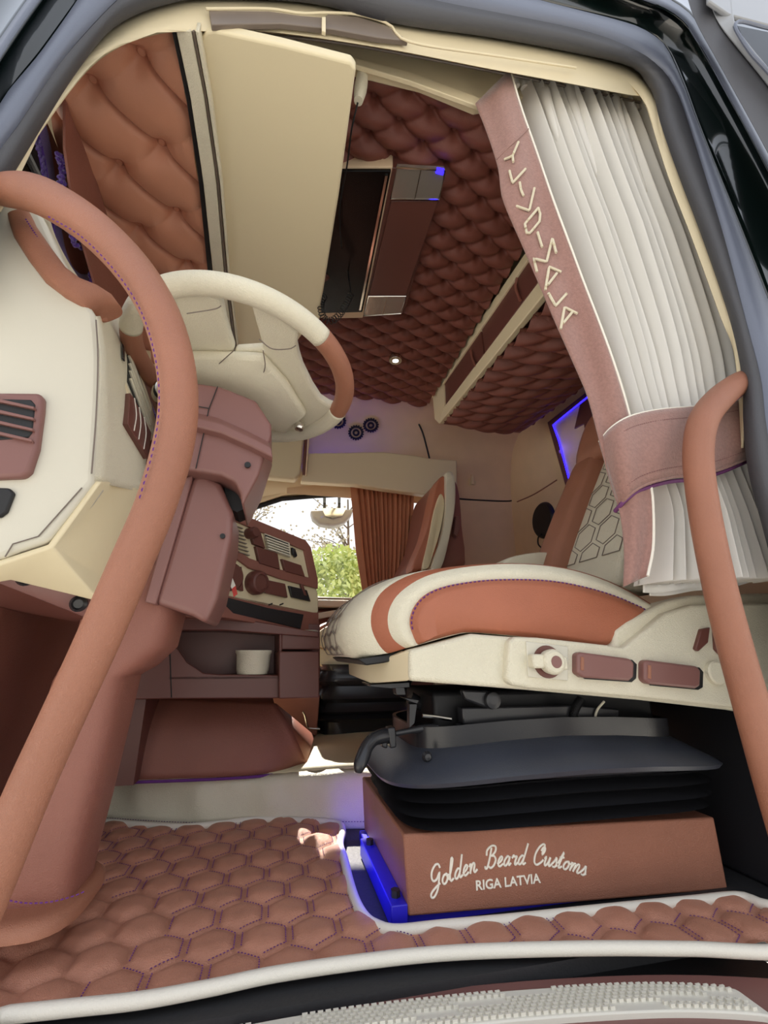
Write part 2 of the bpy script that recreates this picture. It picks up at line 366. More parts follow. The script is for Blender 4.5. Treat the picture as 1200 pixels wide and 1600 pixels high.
O('window_seal', tube([(x, 2.925, z) for x, z in [(-.76, ZS+.01), (-.68, 1.02)]+[(a, b-.012) for a, b in WT]], .016, 8), BLK, w1, label='black rubber window seal')
O('window_seal', tube([(-.76, 2.925, ZS+.005), (.95, 2.925, ZS+.005)], .010, 8), GRYM, w1)
O('inner_trim', tube([(x, 2.905, z) for x, z in [(-.75, .9), (-.70, 1.06)]+[(a, b+.03) for a, b in WT]], .026, 10), BGE, w1, label='beige trim around the window head')
# overhead rounded beam above the passenger window
S('trim_9', loft([[(x, 2.93, z0+.0), (x, 2.86, z0+.01), (x, 2.80, z0+.05), (x, 2.77, z0+.10), (x, 2.77, z0+.16), (x, 2.93, z0+.16)] for x, z0 in [(-.8, 1.22), (-.5, 1.30), (-.27, 1.385), (-.03, 1.46), (.2, 1.5), (.45, 1.525), (.98, 1.585)]]), BGE, auto=60)
# --- front: bulkhead, windscreen pillars
S('wall_front', bx(-.98, -.92, .68, 2.98, -.06, .95), BRN)
S('wall_front.001', bx(-.98, -.70, .78, 2.96, 1.86, 2.11), BGE)
ws = S('window_2', prism([(-.95, .78, .95), (-.95, 2.93, .95), (-.80, 2.93, 1.86), (-.80, .78, 1.86)], (-.005, 0, 0)), GLS, smooth=False)
O('window_seal', tube([(-.93, .80, .96), (-.93, 2.90, .96), (-.79, 2.90, 1.85), (-.79, .80, 1.85)], .016, 8, closed=True), BLK, ws)
S('trim_10', tube([(-.95, 2.93, .9), (-.88, 2.93, 1.4), (-.79, 2.92, 1.9)], .05, 12), BGE)
# --- rear wall
S('wall_rear', bx(1.62, 1.66, .70, 2.9, -.06, 2.12), BGW)
S('trim_11', tube(ats([(787, 684), (791, 700), (798, 740), (803, 768), (801, 778), (795, 783), (740, 781), (702, 778)], y=2.835), .006, 8, 40), BLK)
S('trim_12', tube(ats([(700, 708), (760, 713), (790, 716)], y=2.835), .004, 6, 12), BRN)
S('trim_13', tube(ats([(808, 784), (835, 772), (870, 750)], x=1.618), .004, 6, 12), BRN)
# ================================================================== FAR SIDE THINGS
sh = T('shelf', 'beige padded shelf under the gear emblem above the passenger window', 'shelf', (.6, 2.72, 1.45))
fr = [(478, 708), (600, 706), (645, 711), (672, 716), (714, 719), (715, 775), (660, 772), (600, 764), (555, 757), (470, 752)]
O('front', slab(fr, 2.62, .06), BGE, sh, bevel=.008, seg=3)
O('shelf_board', prism([(.10, 2.64, 1.60), (1.12, 2.64, 1.64), (1.12, 2.83, 1.64), (.10, 2.83, 1.60)], (0, 0, -.03)), BGE, sh, bevel=.004)
O('led_strip', bx(.12, .78, 2.735, 2.745, 1.61, 1.622), BLUE, sh, label='blue led strip behind the shelf edge')
def arealight(name, loc, to, size, e, col, sy=None):
    l = bpy.data.lights.new(name, 'AREA'); o = bpy.data.objects.new(name, l); COL.objects.link(o); l.energy = e; l.color = col; l.size = size
    if sy: l.shape = 'RECTANGLE'; l.size_y = sy
    o.location = loc; o.rotation_euler = (Vector(to)-Vector(loc)).to_track_quat('-Z', 'Y').to_euler(); return o
arealight('shelf_led_light', (.42, 2.76, 1.64), (.42, 2.79, 1.9), .6, .07, (.12, .08, 1), .02)
lk = T('overhead_locker', 'beige overhead locker end with brown side above the far windscreen corner', 'locker', (-.2, 2.7, 1.48))
O('body', prism([(-.75, 2.60, 1.50), (-.30, 2.60, 1.465), (.045, 2.60, 1.46), (.075, 2.60, 1.50), (.085, 2.60, 1.80), (.085, 2.60, 1.955), (-.75, 2.60, 1.955)], (0, .07, 0)), CRW, lk, bevel=.012, seg=3)
O('side_panel', bx(.088, .104, 2.605, 2.74, 1.50, 1.94), PLD, lk, bevel=.003, label='brown side panel')
O('side_edge', tube([(.108, 2.60, 1.49), (.112, 2.60, 1.75), (.112, 2.60, 2.0)], .005, 8), BGW, lk)
# gears
def gear(u, v, r=.052):
    c = farpt(u, v); e = farpt(u, v-6); f = farpt(u+6, v); up_ = e-c; up_ /= np.linalg.norm(up_); rt_ = f-c; rt_ /= np.linalg.norm(rt_); n = np.cross(up_, rt_); n = n if n[1] < 0 else -n; c = c+n*.012
    g = T('gear_emblem', '', 'emblem', c, 'black gear emblems on the wall')
    def ringm(r0, r1, teeth=0, h=.008):
        N = 72 if teeth else 36; V = []
        for k in range(N):
            t = 2*PI*k/N; ro = r1*(1.0 if not teeth else (1.12 if (k*teeth*2//N) % 2 == 0 else .97)); d = up_*math.cos(t)+rt_*math.sin(t)
            V += [c+d*r0, c+d*ro, c+d*ro+n*h, c+d*r0+n*h]
        Fc = []
        for k in range(N):
            a = 4*k; b = 4*((k+1) % N)
            for q in range(4): Fc.append((a+q, a+(q+1) % 4, b+(q+1) % 4, b+q))
        return V, Fc
    O('toothed_ring', ringm(r*.68, r*.94, 18), BLK, g, smooth=False)
    O('inner_ring', ringm(r*.22, r*.46), BLK, g, smooth=False)
    return g
for (u, v), lb in zip([(528, 657), (556, 675), (579, 663)], ['leftmost black gear emblem partly behind the steering wheel', 'middle lowest of the three black gear emblems on the wall', 'right black gear emblem nearest the reading lamp']):
    gear(u, v)['label'] = lb
# reading lamp
lp = T('reading_lamp', 'black gooseneck reading lamp standing on the far shelf', 'lamp', at(670, 714, y=2.66))
O('gooseneck', tube(ats([(671, 716), (667, 700), (660, 675), (650, 655), (640, 643), (630, 636)], y=2.66), .006, 10, 30), BLK, lp)
O('lamp_head', pxtube([(632, 639, 3, 2.66), (628, 634, 9, 2.65), (620, 627, 10, 2.64), (611, 621, 8, 2.63), (607, 618, 3, 2.63)], 2.6, 14, 16), GLB, lp)
O('lens', slab([(611, 620), (617, 620), (623, 629), (620, 632), (613, 627)], 2.592, .01), LAMPW, lp, label='lit white lens')
# hook
hk = T('coat_hook', 'small beige coat hook on the far wall beside the passenger seat', 'hook', at(737, 755, y=2.83))
O('plate', slab([(733, 737), (741, 737), (744, 750), (743, 758), (733, 758)], 2.825, .012), BGE, hk, bevel=.003)
O('peg', pxtube([(738, 743, 2, 2.82), (738, 750, 3, 2.80), (738, 757, 3, 2.80)], 2.8, 8, 8), BGE, hk)
# passenger curtain
def pleated(name, lab, L, R, y0, amp, n, m, rows=30, tshrink=None, piece=260, phase=0, jit=.25, group=None, solid=.0015):
    Ls = spline([(a, b, 0) for a, b in L], rows+1); Rs = spline([(a, b, 0) for a, b in R], rows+1)
    ph = np.cumsum(rng.uniform(1-jit, 1+jit, n)); ph = ph/ph[-1]; ph = np.r_[0, ph]
    V = []
    am = rng.uniform(.7, 1.2, n+1)
    for j in range(rows+1):
        for i in range(piece+1):
            s = i/piece; q = np.interp(s, ph, np.arange(n+1)); wv = math.sin(2*PI*q+phase); sh_ = .5*math.sin(4*PI*q)*0
            a = amp*(tshrink(j/rows) if tshrink else 1)*am[int(min(n, q))]*1.0
            ss = s+ .10/n*math.sin(4*PI*q+j*.0)
            u = Ls[j][0]*(1-ss)+Rs[j][0]*ss; v = Ls[j][1]*(1-ss)+Rs[j][1]*ss
            p = at(u, v, y=y0); p = p+np.array([0, a*wv, 0]); V.append(p)
    n1 = piece+1
    f = [(j*n1+i, j*n1+i+1, (j+1)*n1+i+1, (j+1)*n1+i) for j in range(rows) for i in range(piece)]
    return V, f
pc = T('passenger_curtain', 'brown pleated curtain gathered at the passenger window', 'curtain', at(600, 900, y=2.82))
O('pleats', pleated('c', '', [(551, 757), (556, 800), (562, 860), (572, 935)], [(647, 762), (646, 800), (642, 860), (632, 935)], 2.80, .016, 13, CURB, rows=20), CURB, pc, auto=180, solid=.002)
O('edge_band', slab([(547, 757), (556, 759), (562, 800), (566, 860), (578, 935), (568, 935), (556, 860), (551, 800)], 2.775, .006), CURB, pc, bevel=.002)
O('track', tube([at(u, v, y=2.80) for u, v in [(545, 752), (650, 760), (700, 764)]], .008, 8), BLK, pc)
# dark belt post, passenger side
bp_ = T('belt_pillar', 'black seat belt pillar beside the brown passenger curtain', 'pillar', at(655, 880, y=2.8))
O('cover', slab([(646, 802), (655, 798), (662, 808), (657, 850), (648, 892), (630, 905), (640, 850)], 2.76, .05), BLK, bp_, bevel=.006)
O('buckle', slab([(640, 864), (647, 864), (645, 874), (638, 874)], 2.70, .02), CHR, bp_, bevel=.002)
# exterior mirror seen through the window
mr = T('wing_mirror', 'grey wing mirror seen outside the passenger window', 'mirror', at(515, 810, y=3.25))
O('housing', slab([(485, 797), (553, 795), (549, 806), (538, 817), (520, 822), (500, 819), (489, 810)], 3.22, .10), mat('mirror_grey', (120, 116, 112), .4), mr, bevel=.015, seg=3)
O('mirror_glass', slab([(503, 794), (541, 794), (535, 806), (520, 810), (508, 806)], 3.21, .005), CHR, mr)
for u in (507, 530): O('arm', tube([at(u, 772, y=2.985), at(u, 785, y=3.26), at(u, 800, y=3.27)], .011, 8), BLK, mr)
# ================================================================== PASSENGER SEAT
ps = T('passenger_seat', 'tan and cream passenger seat on tall black bellows', 'seat', (.45, 2.2, .1))
def shell(prof, y0, y1, r=.03, n=8):
    """side outline (x,z) extruded in y with rounded shoulders"""
    P = kspline([(a, b) for a, b in prof], 4); c = P.mean(0); rings = []
    ys = [0, .15, .5, 1]; sc = [1-.5*r/.1, 1-.15*r/.1, 1-.03*r/.1, 1]
    W_ = y1-y0
    for s, k in zip(ys, sc): rings.append([(c[0]+(p[0]-c[0])*k, y0+s*r, c[1]+(p[1]-c[1])*k) for p in P])
    for s, k in zip(ys[::-1], sc[::-1]): rings.append([(c[0]+(p[0]-c[0])*k, y1-s*r, c[1]+(p[1]-c[1])*k) for p in P])
    return rings
# backrest: front faces -x; far bolster etc.
def pb(l, y): return [tuple(at(u, v, y=y)[[0, 2]]) for u, v in l]
O('backrest', loft(shell(pb([(727, 892), (726, 820), (722, 770), (715, 746), (702, 742), (690, 745), (682, 765), (668, 840), (650, 892)], 2.22), 2.24, 2.72, .05)), BRN, ps, label='brown leather backrest shell')
O('side_bolster', loft(shell(pb([(690, 746), (680, 757), (672, 790), (660, 840), (641, 888), (655, 893), (676, 870), (690, 800), (697, 760)], 2.2), 2.16, 2.30, .03)), ORANGE, ps)
O('trim_band', loft(shell(pb([(692, 744), (703, 747), (705, 790), (697, 840), (683, 892), (668, 892), (684, 842), (690, 800), (690, 765)], 2.2), 2.13, 2.26, .03)), CRM, ps, label='cream leather edge band')
O('center_panel', loft(shell(pb([(684, 775), (690, 790), (684, 830), (672, 870), (665, 890), (655, 890), (664, 850), (674, 800)], 2.2), 2.15, 2.2, .02)), CRW, ps, label='cream quilted centre panel')
O('adjuster', slab([(712, 806), (718, 806), (719, 826), (714, 838), (709, 834), (711, 820)], 2.20, .05), PLB, ps, bevel=.004)
O('seat_cushion', loft(shell(pb([(486, 1000), (490, 985), (505, 974), (540, 965), (600, 960), (640, 965), (640, 1015), (560, 1015), (500, 1018)], 2.1), 2.06, 2.62, .05)), ORANGE, ps)
O('cushion_band', loft(shell(pb([(497, 1010), (494, 995), (503, 983), (525, 976), (580, 972), (580, 982), (530, 985), (512, 995), (510, 1012)], 2.08), 2.03, 2.12, .02)), CRW, ps, label='cream leather edge band')
O('seat_base', prism([at(u, v, y=2.05) for u, v in [(498, 1012), (640, 1016), (640, 1068), (575, 1064), (497, 1040)]], (0, .55, 0)), CRW, ps, bevel=.01, label='warm beige seat base cover')
rings = []
prf = [(0, 1036), (6, 1046), (0, 1056), (-2, 1062), (8, 1070), (2, 1082), (-5, 1089), (6, 1096), (0, 1104), (-7, 1109), (4, 1114), (-8, 1120), (6, 1126), (6, 1146)]
for du, v in prf:
    p = at(494+du*1.2, v, y=2.02); q = at(655-du*.3, v+4, y=2.02); dx = q[0]-p[0]; e = -du*.0018
    rings.append(superring(((p[0]+q[0])/2, 2.30, (p[2]+q[2])/2), (1, 0, 0), (0, 1, 0), dx/2, .28+e, 6, 36))
O('bellows', loft(rings), BLM, ps, auto=60, label='black rubber bellows')
fb = T('tunnel_cabinet', 'low brown leather cabinet between console and passenger seat with metal lever', 'cabinet', at(455, 1130, y=2.0))
O('body', slab([(425, 1085), (500, 1085), (495, 1150), (470, 1146), (430, 1105)], 2.02, .2), BRN, fb, bevel=.004)
O('lever', tube(ats([(473, 1112), (476, 1118), (480, 1134), (484, 1138), (500, 1139)], y=1.99), .004, 8, 20), CHR, fb, label='thin chrome lever')
# ================================================================== OVERHEAD REAR CABINET
oc = T('overhead_cabinet', 'rear overhead cabinet with brown doors and tufted leather underside', 'cabinet', (1.1, 1.7, 1.76))
def ext(a, b, k): return (a[0]+(b[0]-a[0])*k, a[1]+(b[1]-a[1])*k)
XF = .86
tO, tI = [(675, 610), (816, 402)], [(692, 600), (819, 414)]
bI, bO = [(694, 635), (832, 452)], [(686, 662), (841, 470)]
O('rail', slab([tO[0], ext(*tO, 1.5), ext(*tI, 1.5), tI[0]], 0, .03, x=XF), BGE, oc, bevel=.003)
O('rail', slab([bI[0], ext(*bI, 1.5), ext(*bO, 1.5), bO[0]], 0, .03, x=XF), BGE, oc, bevel=.005)
O('rail', slab([tO[0], tI[0], (693, 603), bI[0], bO[0], (679, 655)], 0, .03, x=XF), BGE, oc, bevel=.003)
def door(p, lab, hp):
    d = O('door', slab(p, 0, .02, x=XF+.010), PLD, oc, bevel=.003)
    O('handle', tube(ats(hp, x=XF-.0), .006, 8, 14), BRN, d)
g1a, g1b = ext(*tI, .462), ext(*bI, .445)
door([tI[0], g1a, g1b, bI[0]], '', [(736, 548), (738, 560), (743, 572)])
g2a, g2b = ext(*tI, .475), ext(*bI, .46)
door([g2a, ext(*tI, 1.4), ext(*bI, 1.4), g2b], '', [(808, 434), (806, 450), (813, 470)])
O('body', prism([at(*tO[0], x=XF+.03), at(*ext(*tO, 1.5), x=XF+.03), at(*ext(*bO, 1.5), x=XF+.03), at(*bO[0], x=XF+.03)], (.55, 0, .0)), BRN, oc)
# tufted belly
def belly(a, b):
    y = 1.02+1.30*b; x = XF+.015+.56*a
    i, j = (x-.9)/.062-(y)/.10*.5, y/.10
    h = pillow((x-.9)/.115+.5*0, (y-1.336+(x-.9)*.25)/.10, .035, .016)
    edge = min(1, (1-b)*9)**.5; bow = .045*math.sin(PI*min(1, a*1.02))
    zb = np.interp(y, [1.02, 2.3], [1.66, 1.765])
    return (x, y, zb+.02-(h+bow)*edge + (1-edge)*.05 + (.20*max(0, a-.75)**1.2))
O('tufted_underside', grid(belly, 90, 190), TUFT, oc, auto=180, label='deep tufted copper leather underside')
# LED picture panel on rear wall
lw = T('led_panel', 'blue lit brown framed panel on the rear wall above the driver seat', 'panel', at(890, 720, x=1.60))
PO = [(855, 660), (905, 621), (960, 578), (1010, 720), (892, 790)]
O('frame', slab(PO, 0, .02, x=1.598), PLD, lw, bevel=.003)
O('backing', slab([(866, 664), (905, 634), (955, 596), (1000, 720), (899, 777)], 0, .01, x=1.592), BGW, lw)
O('led_strip', tube(ats([(896, 778), (890, 752), (882, 722), (873, 688), (864, 664), (880, 651), (905, 631), (930, 611)], x=1.588), .0045, 6), BLUE, lw, label='blue led strip')
O('emblem', slab([(906, 632), (897, 670), (912, 662), (919, 705), (925, 700), (965, 680), (950, 600)], 0, .012, x=1.582), PLD, lw, bevel=.002, label='dark brown cut-out emblem')
arealight('panel_led_light', (1.55, 2.15, 1.62), (1.7, 1.95, 1.6), .3, .08, (.12, .08, 1), .02)
sp = T('round_speaker', 'round black speaker low on the rear wall', 'speaker', at(851, 813, x=1.6))
c = at(850, 813, x=1.615)
O('cone', lathe([(.05, .02), (.105, .02), (.115, .01), (.118, 0), (.118, -.005)], c, (-1, 0, 0), 32), BLK, sp)
O('cable', tube(ats([(846, 835), (841, 840), (841, 850), (846, 856)], x=1.59), .005, 8, 16), BLK, sp)
bk = T('bunk', 'low sleeping bunk along the rear wall behind the seats', 'bed', (1.4, 1.8, 0))
O('base', bx(1.30, 1.61, .80, 2.82, -.012, .44), BLK, bk, bevel=.01)
O('mattress', bx(1.28, 1.61, .80, 2.82, .44, .58), BGW, bk, bevel=.03, seg=3)
# ================================================================== FRONT ROOF: visor panel, frame strip, tufted headliner
vs = T('roof_visor', 'large beige roof visor panel with rounded corner above the steering wheel', 'visor', (-.1, 1.2, 1.74))
VP = [(334, 47), (322, 49), (313, 62), (322, 110), (338, 250), (352, 400), (363, 528), (372, 540), (460, 540), (480, 512), (495, 505), (502, 495), (500, 480), (505, 455), (530, 300), (556, 108), (548, 97), (440, 70)]
O('panel', slab([(a, b) for a, b in VP], 0, .03, z=1.74), mat('visor_beige', (226, 213, 178), .5, .15, 900), vs, bevel=.006, seg=3)
O('pull_handle', pxtube([(565, 104, 5, .78), (566, 120, 9, .79), (563, 140, 10, .80), (560, 158, 7, .80)], .79, 14, 14), CRM, vs, label='cream pull handle')
fs = T('roof_frame_strip', 'layered cream and black edge strip between copper tufting and visor', 'strip', (-.3, 1.2, 1.72))
def strip(pa, pb_, z0, z1, m, nm):
    P = resample(pa, 20); Q = resample(pb_, 20); a = [at(*p, z=z0) for p in P]; b = [at(*q, z=z0) for q in Q]
    rings = [[p, q, q+np.array([0, 0, z1]), p+np.array([0, 0, z1])] for p, q in zip(a, b)]
    O(nm, loft(rings), m, fs, bevel=.002)
strip([(268, 48), (290, 150), (310, 280), (325, 430), (345, 560)], [(275, 48), (297, 150), (317, 280), (333, 430), (352, 560)], 1.735, .03, BLK, 'rubber_edge')
strip([(275, 48), (297, 150), (317, 280), (333, 430), (352, 560)], [(298, 48), (318, 150), (337, 280), (350, 430), (367, 560)], 1.725, .03, CRM, 'cream_strip')
strip([(299, 48), (319, 150), (338, 280), (351, 430), (368, 560)], [(304, 48), (323, 150), (342, 280), (355, 430), (371, 560)], 1.73, .03, GRYM, 'rubber_edge')
strip([(305, 48), (324, 150), (343, 280), (356, 430), (372, 560)], [(311, 48), (330, 150), (347, 280), (359, 430), (375, 560)], 1.722, .03, CRM, 'cream_strip')
ch = T('tufted_headliner', 'copper leather deep buttoned headliner panel above the windscreen', 'headliner', (-.45, 1.4, 1.72))
fb1 = lambda x, y: ((x+.40)/.265, (y-.785)/.199)
def fh_(x, y):
    i, j = (x+.40)/.13, (y-.785)/.199
    j2 = j-i*.0-(.5*i if False else 0)
    a = i; b = j+ (-a)*(-.42)*-1   # column offset
    b = j+a*.42
    fi = a-round(a); fj = b-round(b)
    sb = abs(math.sin(PI*b)); s2 = abs(math.sin(PI*(a-b)))
    crease = .024*(1-math.exp(-s2*9))+.016*s2+.007*(1-math.exp(-sb*4))
    d = (fi*.13)**2+(fj*.199)**2
    return crease-.022*math.exp(-d/.0007)-.010*math.exp(-d/.004)
O('tufting', grid(lambda a, b: (lambda x, y: (x, y, 1.785-fh_(x, y)))((-.66+(.385-.03-.05*b*.3)*a), .70+1.3*b), 90, 260), TUFTF, ch, auto=180)
for a in range(-2, 2):
    for k in range(-3, 9):
        x, y = -.40+a*.13, .785+(k-a*.42)*.199
        if -.64 < x < -.3 and .72 < y < 2.1:
            O('button', lathe([(0, -.006), (.008, -.005), (.0125, 0), (.012, .008)], (x, y, 1.793), (0, 0, 1), 16), TUFTF, ch)
# valance with purple fringe across the windscreen
va = T('windscreen_valance', 'brown scalloped windscreen valance edged with purple fringe', 'valance', (-.66, 1.5, 1.4))
def vy(y): return 1.60+.16*math.cos((y-1.0)*2*PI/.62)*0+ .10*math.sin((y-.78)*2*PI/.55)
ysv = np.linspace(.74, 2.3, 120)
O('cloth', prism([(-.67, y, 1.75) for y in (.74, 2.3)][:1]+[(-.67, y, vy(y)) for y in ysv]+[(-.67, 2.3, 1.75)], (.006, 0, 0)), BRN, va)
O('purple_band', loft([[(-.665, y, vy(y)+.02), (-.650, y, vy(y)+.02), (-.650, y, vy(y)-.035), (-.665, y, vy(y)-.035)] for y in ysv]), PURF, va)
frn = []
for y in np.linspace(.75, 2.29, 500):
    z = vy(y)-.035+rng.normal(0, .003); frn.append(boxm((-.657+rng.normal(0, .003), y, z), (.004, .004, .018)))
O('fringe', join(frn), PURF, va, kind='stuff', smooth=False)
sc_ = T('side_fringe_curtain', 'narrow brown side curtain edged with purple bobble fringe by the pillar', 'curtain', at(120, 300, x=-.6))
O('cloth', slab([(98, 150), (150, 290), (190, 420), (215, 520), (150, 460), (112, 330), (98, 230)], 0, .006, x=-.60), BRN, sc_)
bob = []
pth = spline([(92, 238, 0), (99, 262, 0), (95, 300, 0), (98, 330, 0), (108, 360, 0), (122, 385, 0), (140, 380, 0), (144, 400, 0), (142, 440, 0), (150, 470, 0)], 160)
for p in pth:
    c = at(p[0], p[1], x=-.612)+rng.normal(0, .003, 3); bob.append(lathe([(0, -.006), (.006, -.003), (.006, .003), (0, .006)], c, rng.normal(0, 1, 3), 6))
O('bobble_fringe', join(bob), PURF, sc_, kind='stuff')
# ================================================================== ROOF CONSOLE
rc = T('roof_console', 'roof console with black glass hatch and brown lid between two lamps', 'console', (.3, 1.4, 1.95))
zc = 1.945
O('frame', slab([(430, 262), (612, 260), (616, 264), (567, 497), (420, 500)], 0, .055, z=zc+.006), BGW, rc, bevel=.004)
O('lid_body', slab([(613, 262), (694, 266), (632, 490), (568, 494)], 0, .055, z=zc+.004), PLD, rc, bevel=.003)
O('black_hatch', slab([(430, 267), (611, 267), (606, 290), (566, 488), (420, 492)], 0, .02, z=zc-.004), GLB, rc, bevel=.003, label='glossy black hatch')
O('chrome_strip', slab([(602, 275), (606, 275), (564, 485), (561, 485)], 0, .006, z=zc-.010), CHR, rc)
O('lid', slab([(611, 314), (685, 314), (634, 463), (576, 463)], 0, .02, z=zc-.006), PLD, rc, bevel=.003, label='plain brown lid')
for q in ([(620, 262), (696, 266), (686, 312), (610, 311)], [(576, 463), (634, 463), (627, 490), (568, 494)]):
    l = O('lamp', slab(q, 0, .02, z=zc-.008), LENS, rc, bevel=.003, label='clear ribbed lamp lens in a chrome bezel')
    O('bezel', tube(ats(q, z=zc-.009), .003, 6, closed=True), CHR, l)
    m0 = ((q[0][0]+q[1][0])/2, (q[0][1]+q[1][1])/2); m1 = ((q[2][0]+q[3][0])/2, (q[2][1]+q[3][1])/2)
    O('divider', tube(ats([m0, m1], z=zc-.009), .002, 6), CHR, l)
O('blue_indicator', slab([(683, 264), (694, 266), (692, 274), (681, 271)], 0, .008, z=zc-.014), BLUE, rc)
mic = T('coiled_cord', 'black coiled microphone cord hanging from the roof console', 'cord', at(530, 480, z=1.90))
yq = 1.45
O('connector', pxtube([(500, 383, 3, yq), (509, 385, 4, yq), (517, 387, 3.5, yq), (523, 390, 2, yq)], yq, 10, 12), CHR, mic, label='chrome connector')
O('cord', tube(ats([(519, 388), (532, 397), (542, 415), (545, 435), (549, 458)], y=yq), .0028, 8, 30), BLK, mic)
cp = spline([*ats([(549, 458), (541, 475), (530, 492), (518, 501), (507, 498), (502, 486), (502, 472), (507, 462)], y=yq)], 700)
hx = []
for k, p in enumerate(cp):
    t = cp[min(k+1, 699)]-cp[max(k-1, 0)]; t /= np.linalg.norm(t); a = np.cross(t, [0, 1, 0]); a /= np.linalg.norm(a); b = np.array([0, 1., 0]); th = 2*PI*k/700*24
    hx.append(p+.0125*(a*math.cos(th)+b*math.sin(th)))
O('coil', tube(hx, .0017, 6), BLK, mic)
an = T('antenna_rod', 'thin black flexible rod hanging from the visor pull', 'rod', at(540, 260, y=.95))
O('rod', tube([at(559, 160, y=.80), at(549, 205, y=.86), at(542, 260, y=.98), at(531, 320, y=1.13), at(531, 355, y=1.2), at(534, 388, y=1.3)], .0024, 8, 40), BLK, an)
ml = T('hand_microphone', 'dark brown hand microphone hooked beside the visor edge', 'microphone', at(512, 420, y=1.45))
O('body', pxtube([(512, 398, 7, 1.5), (513, 410, 10, 1.5), (510, 425, 10, 1.5), (506, 435, 6, 1.5)], 1.5, 14, 14), PLD, ml)
O('bracket', slab([(498, 405), (503, 395), (505, 420), (497, 432)], 1.47, .01), CHR, ml, bevel=.002)
dl = T('ceiling_spotlight', 'small round ceiling spotlight in the tufted roof', 'light', at(618, 563, z=1.97))
O('rim', lathe([(.024, -.004), (.034, -.004), (.037, .003), (.035, .02)], at(618, 563, z=1.965), (0, 0, 1), 24), CHR, dl)
O('lens', lathe([(0, -.006), (.024, -.003), (.024, .004)], at(618, 563, z=1.965), (0, 0, 1), 24), LAMPW, dl)

# ================================================================== STEERING WHEEL
wc = np.array([-.113, .913, 1.046]); th_, ph_ = math.radians(40.8), math.radians(80.5)
wn = np.array([math.cos(th_)*math.cos(ph_), math.sin(th_)*math.cos(ph_), math.sin(ph_)])
wa = np.cross(wn, [0, 0, 1]); wa /= np.linalg.norm(wa); wb = np.cross(wn, wa)
sw = T('steering_wheel', 'cream leather steering wheel with tan grip sections, seen from below', 'steering wheel', wc)
WP = (wc, wn)
def wang(u, v): d = at(u, v, pl=WP)-wc; return math.atan2(np.dot(d, wb), np.dot(d, wa))
RC, RR = .229, .0215
def arc(u0, u1, via, r=RR, n=60):
    a0, a1, am = wang(*u0), wang(*u1), wang(*via)
    f = lambda x: (x-a0) % (2*PI)
    tot = f(a1); s = 1
    if f(am) > tot: tot = tot-2*PI
    return tube([wc+RC*(wa*math.cos(a0+tot*t)+wb*math.sin(a0+tot*t)) for t in np.linspace(0, 1, n)], r, 20)
O('rim', arc((188, 505), (500, 528), (300, 430)), CRM, sw, label='cream leather top arc of the rim', auto=180)
O('rim', arc((500, 528), (545, 648), (550, 590), RR*.98), TAN, sw, label='tan leather grip arc on the right', auto=180)
O('rim', arc((188, 505), (270, 640), (210, 570), RR*.98), TAN, sw, label='tan leather grip arc on the left', auto=180)
O('rim', arc((545, 648), (270, 640), (430, 685), RR*1.0), CRM, sw, label='cream leather lower arc of the rim', auto=180)
WPw = (wc-wn*.004, wn)
def web(px, t=.022, m=CRM, nm='spoke', **k): return O(nm, slab(px, 0, t, pl=WPw), m, sw, bevel=.007, seg=3, **k)
web([(258, 462), (300, 452), (345, 470), (352, 505), (366, 548), (340, 575), (300, 585), (268, 560), (262, 500)], label='upper left cream spoke with creased leather')
web([(392, 478), (430, 490), (468, 520), (463, 540), (466, 556), (472, 575), (487, 605), (500, 625), (514, 634), (537, 642), (528, 660), (500, 676), (470, 684), (440, 682), (410, 668), (385, 640), (368, 600), (366, 548), (411, 545), (404, 520), (398, 500)], label='wide right cream spoke flaring down to the rim')
# dished hub underneath
hubp = [(255, 592), (262, 560), (300, 545), (366, 546), (412, 548), (450, 590), (480, 640), (450, 668), (400, 655), (340, 618), (300, 600)]
P1 = ats(hubp, pl=WPw); cc_ = sum(P1)/len(P1); wdn = -wn
O('hub', loft([P1, [p+wdn*.02 for p in P1], [cc_+(p-cc_)*.80+wdn*.030 for p in P1], [cc_+(p-cc_)*.55+wdn*.036 for p in P1]]), CRM, sw, bevel=.008, seg=3, label='cream leather hub shell')
for q in ([(335, 575), (366, 547)], [(411, 548), (414, 575), (402, 600), (392, 616)], [(292, 490), (335, 483), (345, 478)], [(405, 530), (425, 545), (452, 545), (462, 540)]):
    O('seam', tube([at(u, v, pl=(wc-wn*.030, wn)) for u, v in q], .0011, 6, 14), GRYM, sw)
bl = O('thumb_button', lathe([(.001, .012), (.010, .010), (.013, .004), (.013, -.006)], at(468, 666, pl=(wc-wn*.026, wn)), wdn, 20), CHR, sw, label='small ribbed silver button')
# ================================================================== STEERING COLUMN
sc2 = T('steering_column', 'brown steering column with folded shrouds rising from the mat to the wheel', 'steering column', (-.33, .95, 0))
def secs(l, n=5, seg=32):     # (uL,vL,uR,vR,y,halfdepth)
    R = []
    for uL, vL, uR, vR, y, d in l:
        a, b = at(uL, vL, y=y), at(uR, vR, y=y); c = (a+b)/2; ax = (b-a)/2; h = np.linalg.norm(ax)
        R.append(superring(c, ax/h, (0, 1, 0), h, d, n, seg))
    return R
O('lower_sleeve', loft(secs([(18, 1392, 134, 1378, 1.0, .07), (22, 1340, 142, 1336, 1.0, .075), (40, 1250, 165, 1250, 1.0, .08), (75, 1140, 192, 1140, 1.0, .08), (100, 1062, 212, 1055, 1.0, .08), (120, 1025, 240, 1040, 1.0, .082), (135, 990, 272, 1010, 1.0, .085), (150, 930, 288, 950, 1.0, .085), (165, 880, 300, 900, 1.0, .08)], 4)), BRN, sc2, auto=50, label='brown leather lower sleeve')
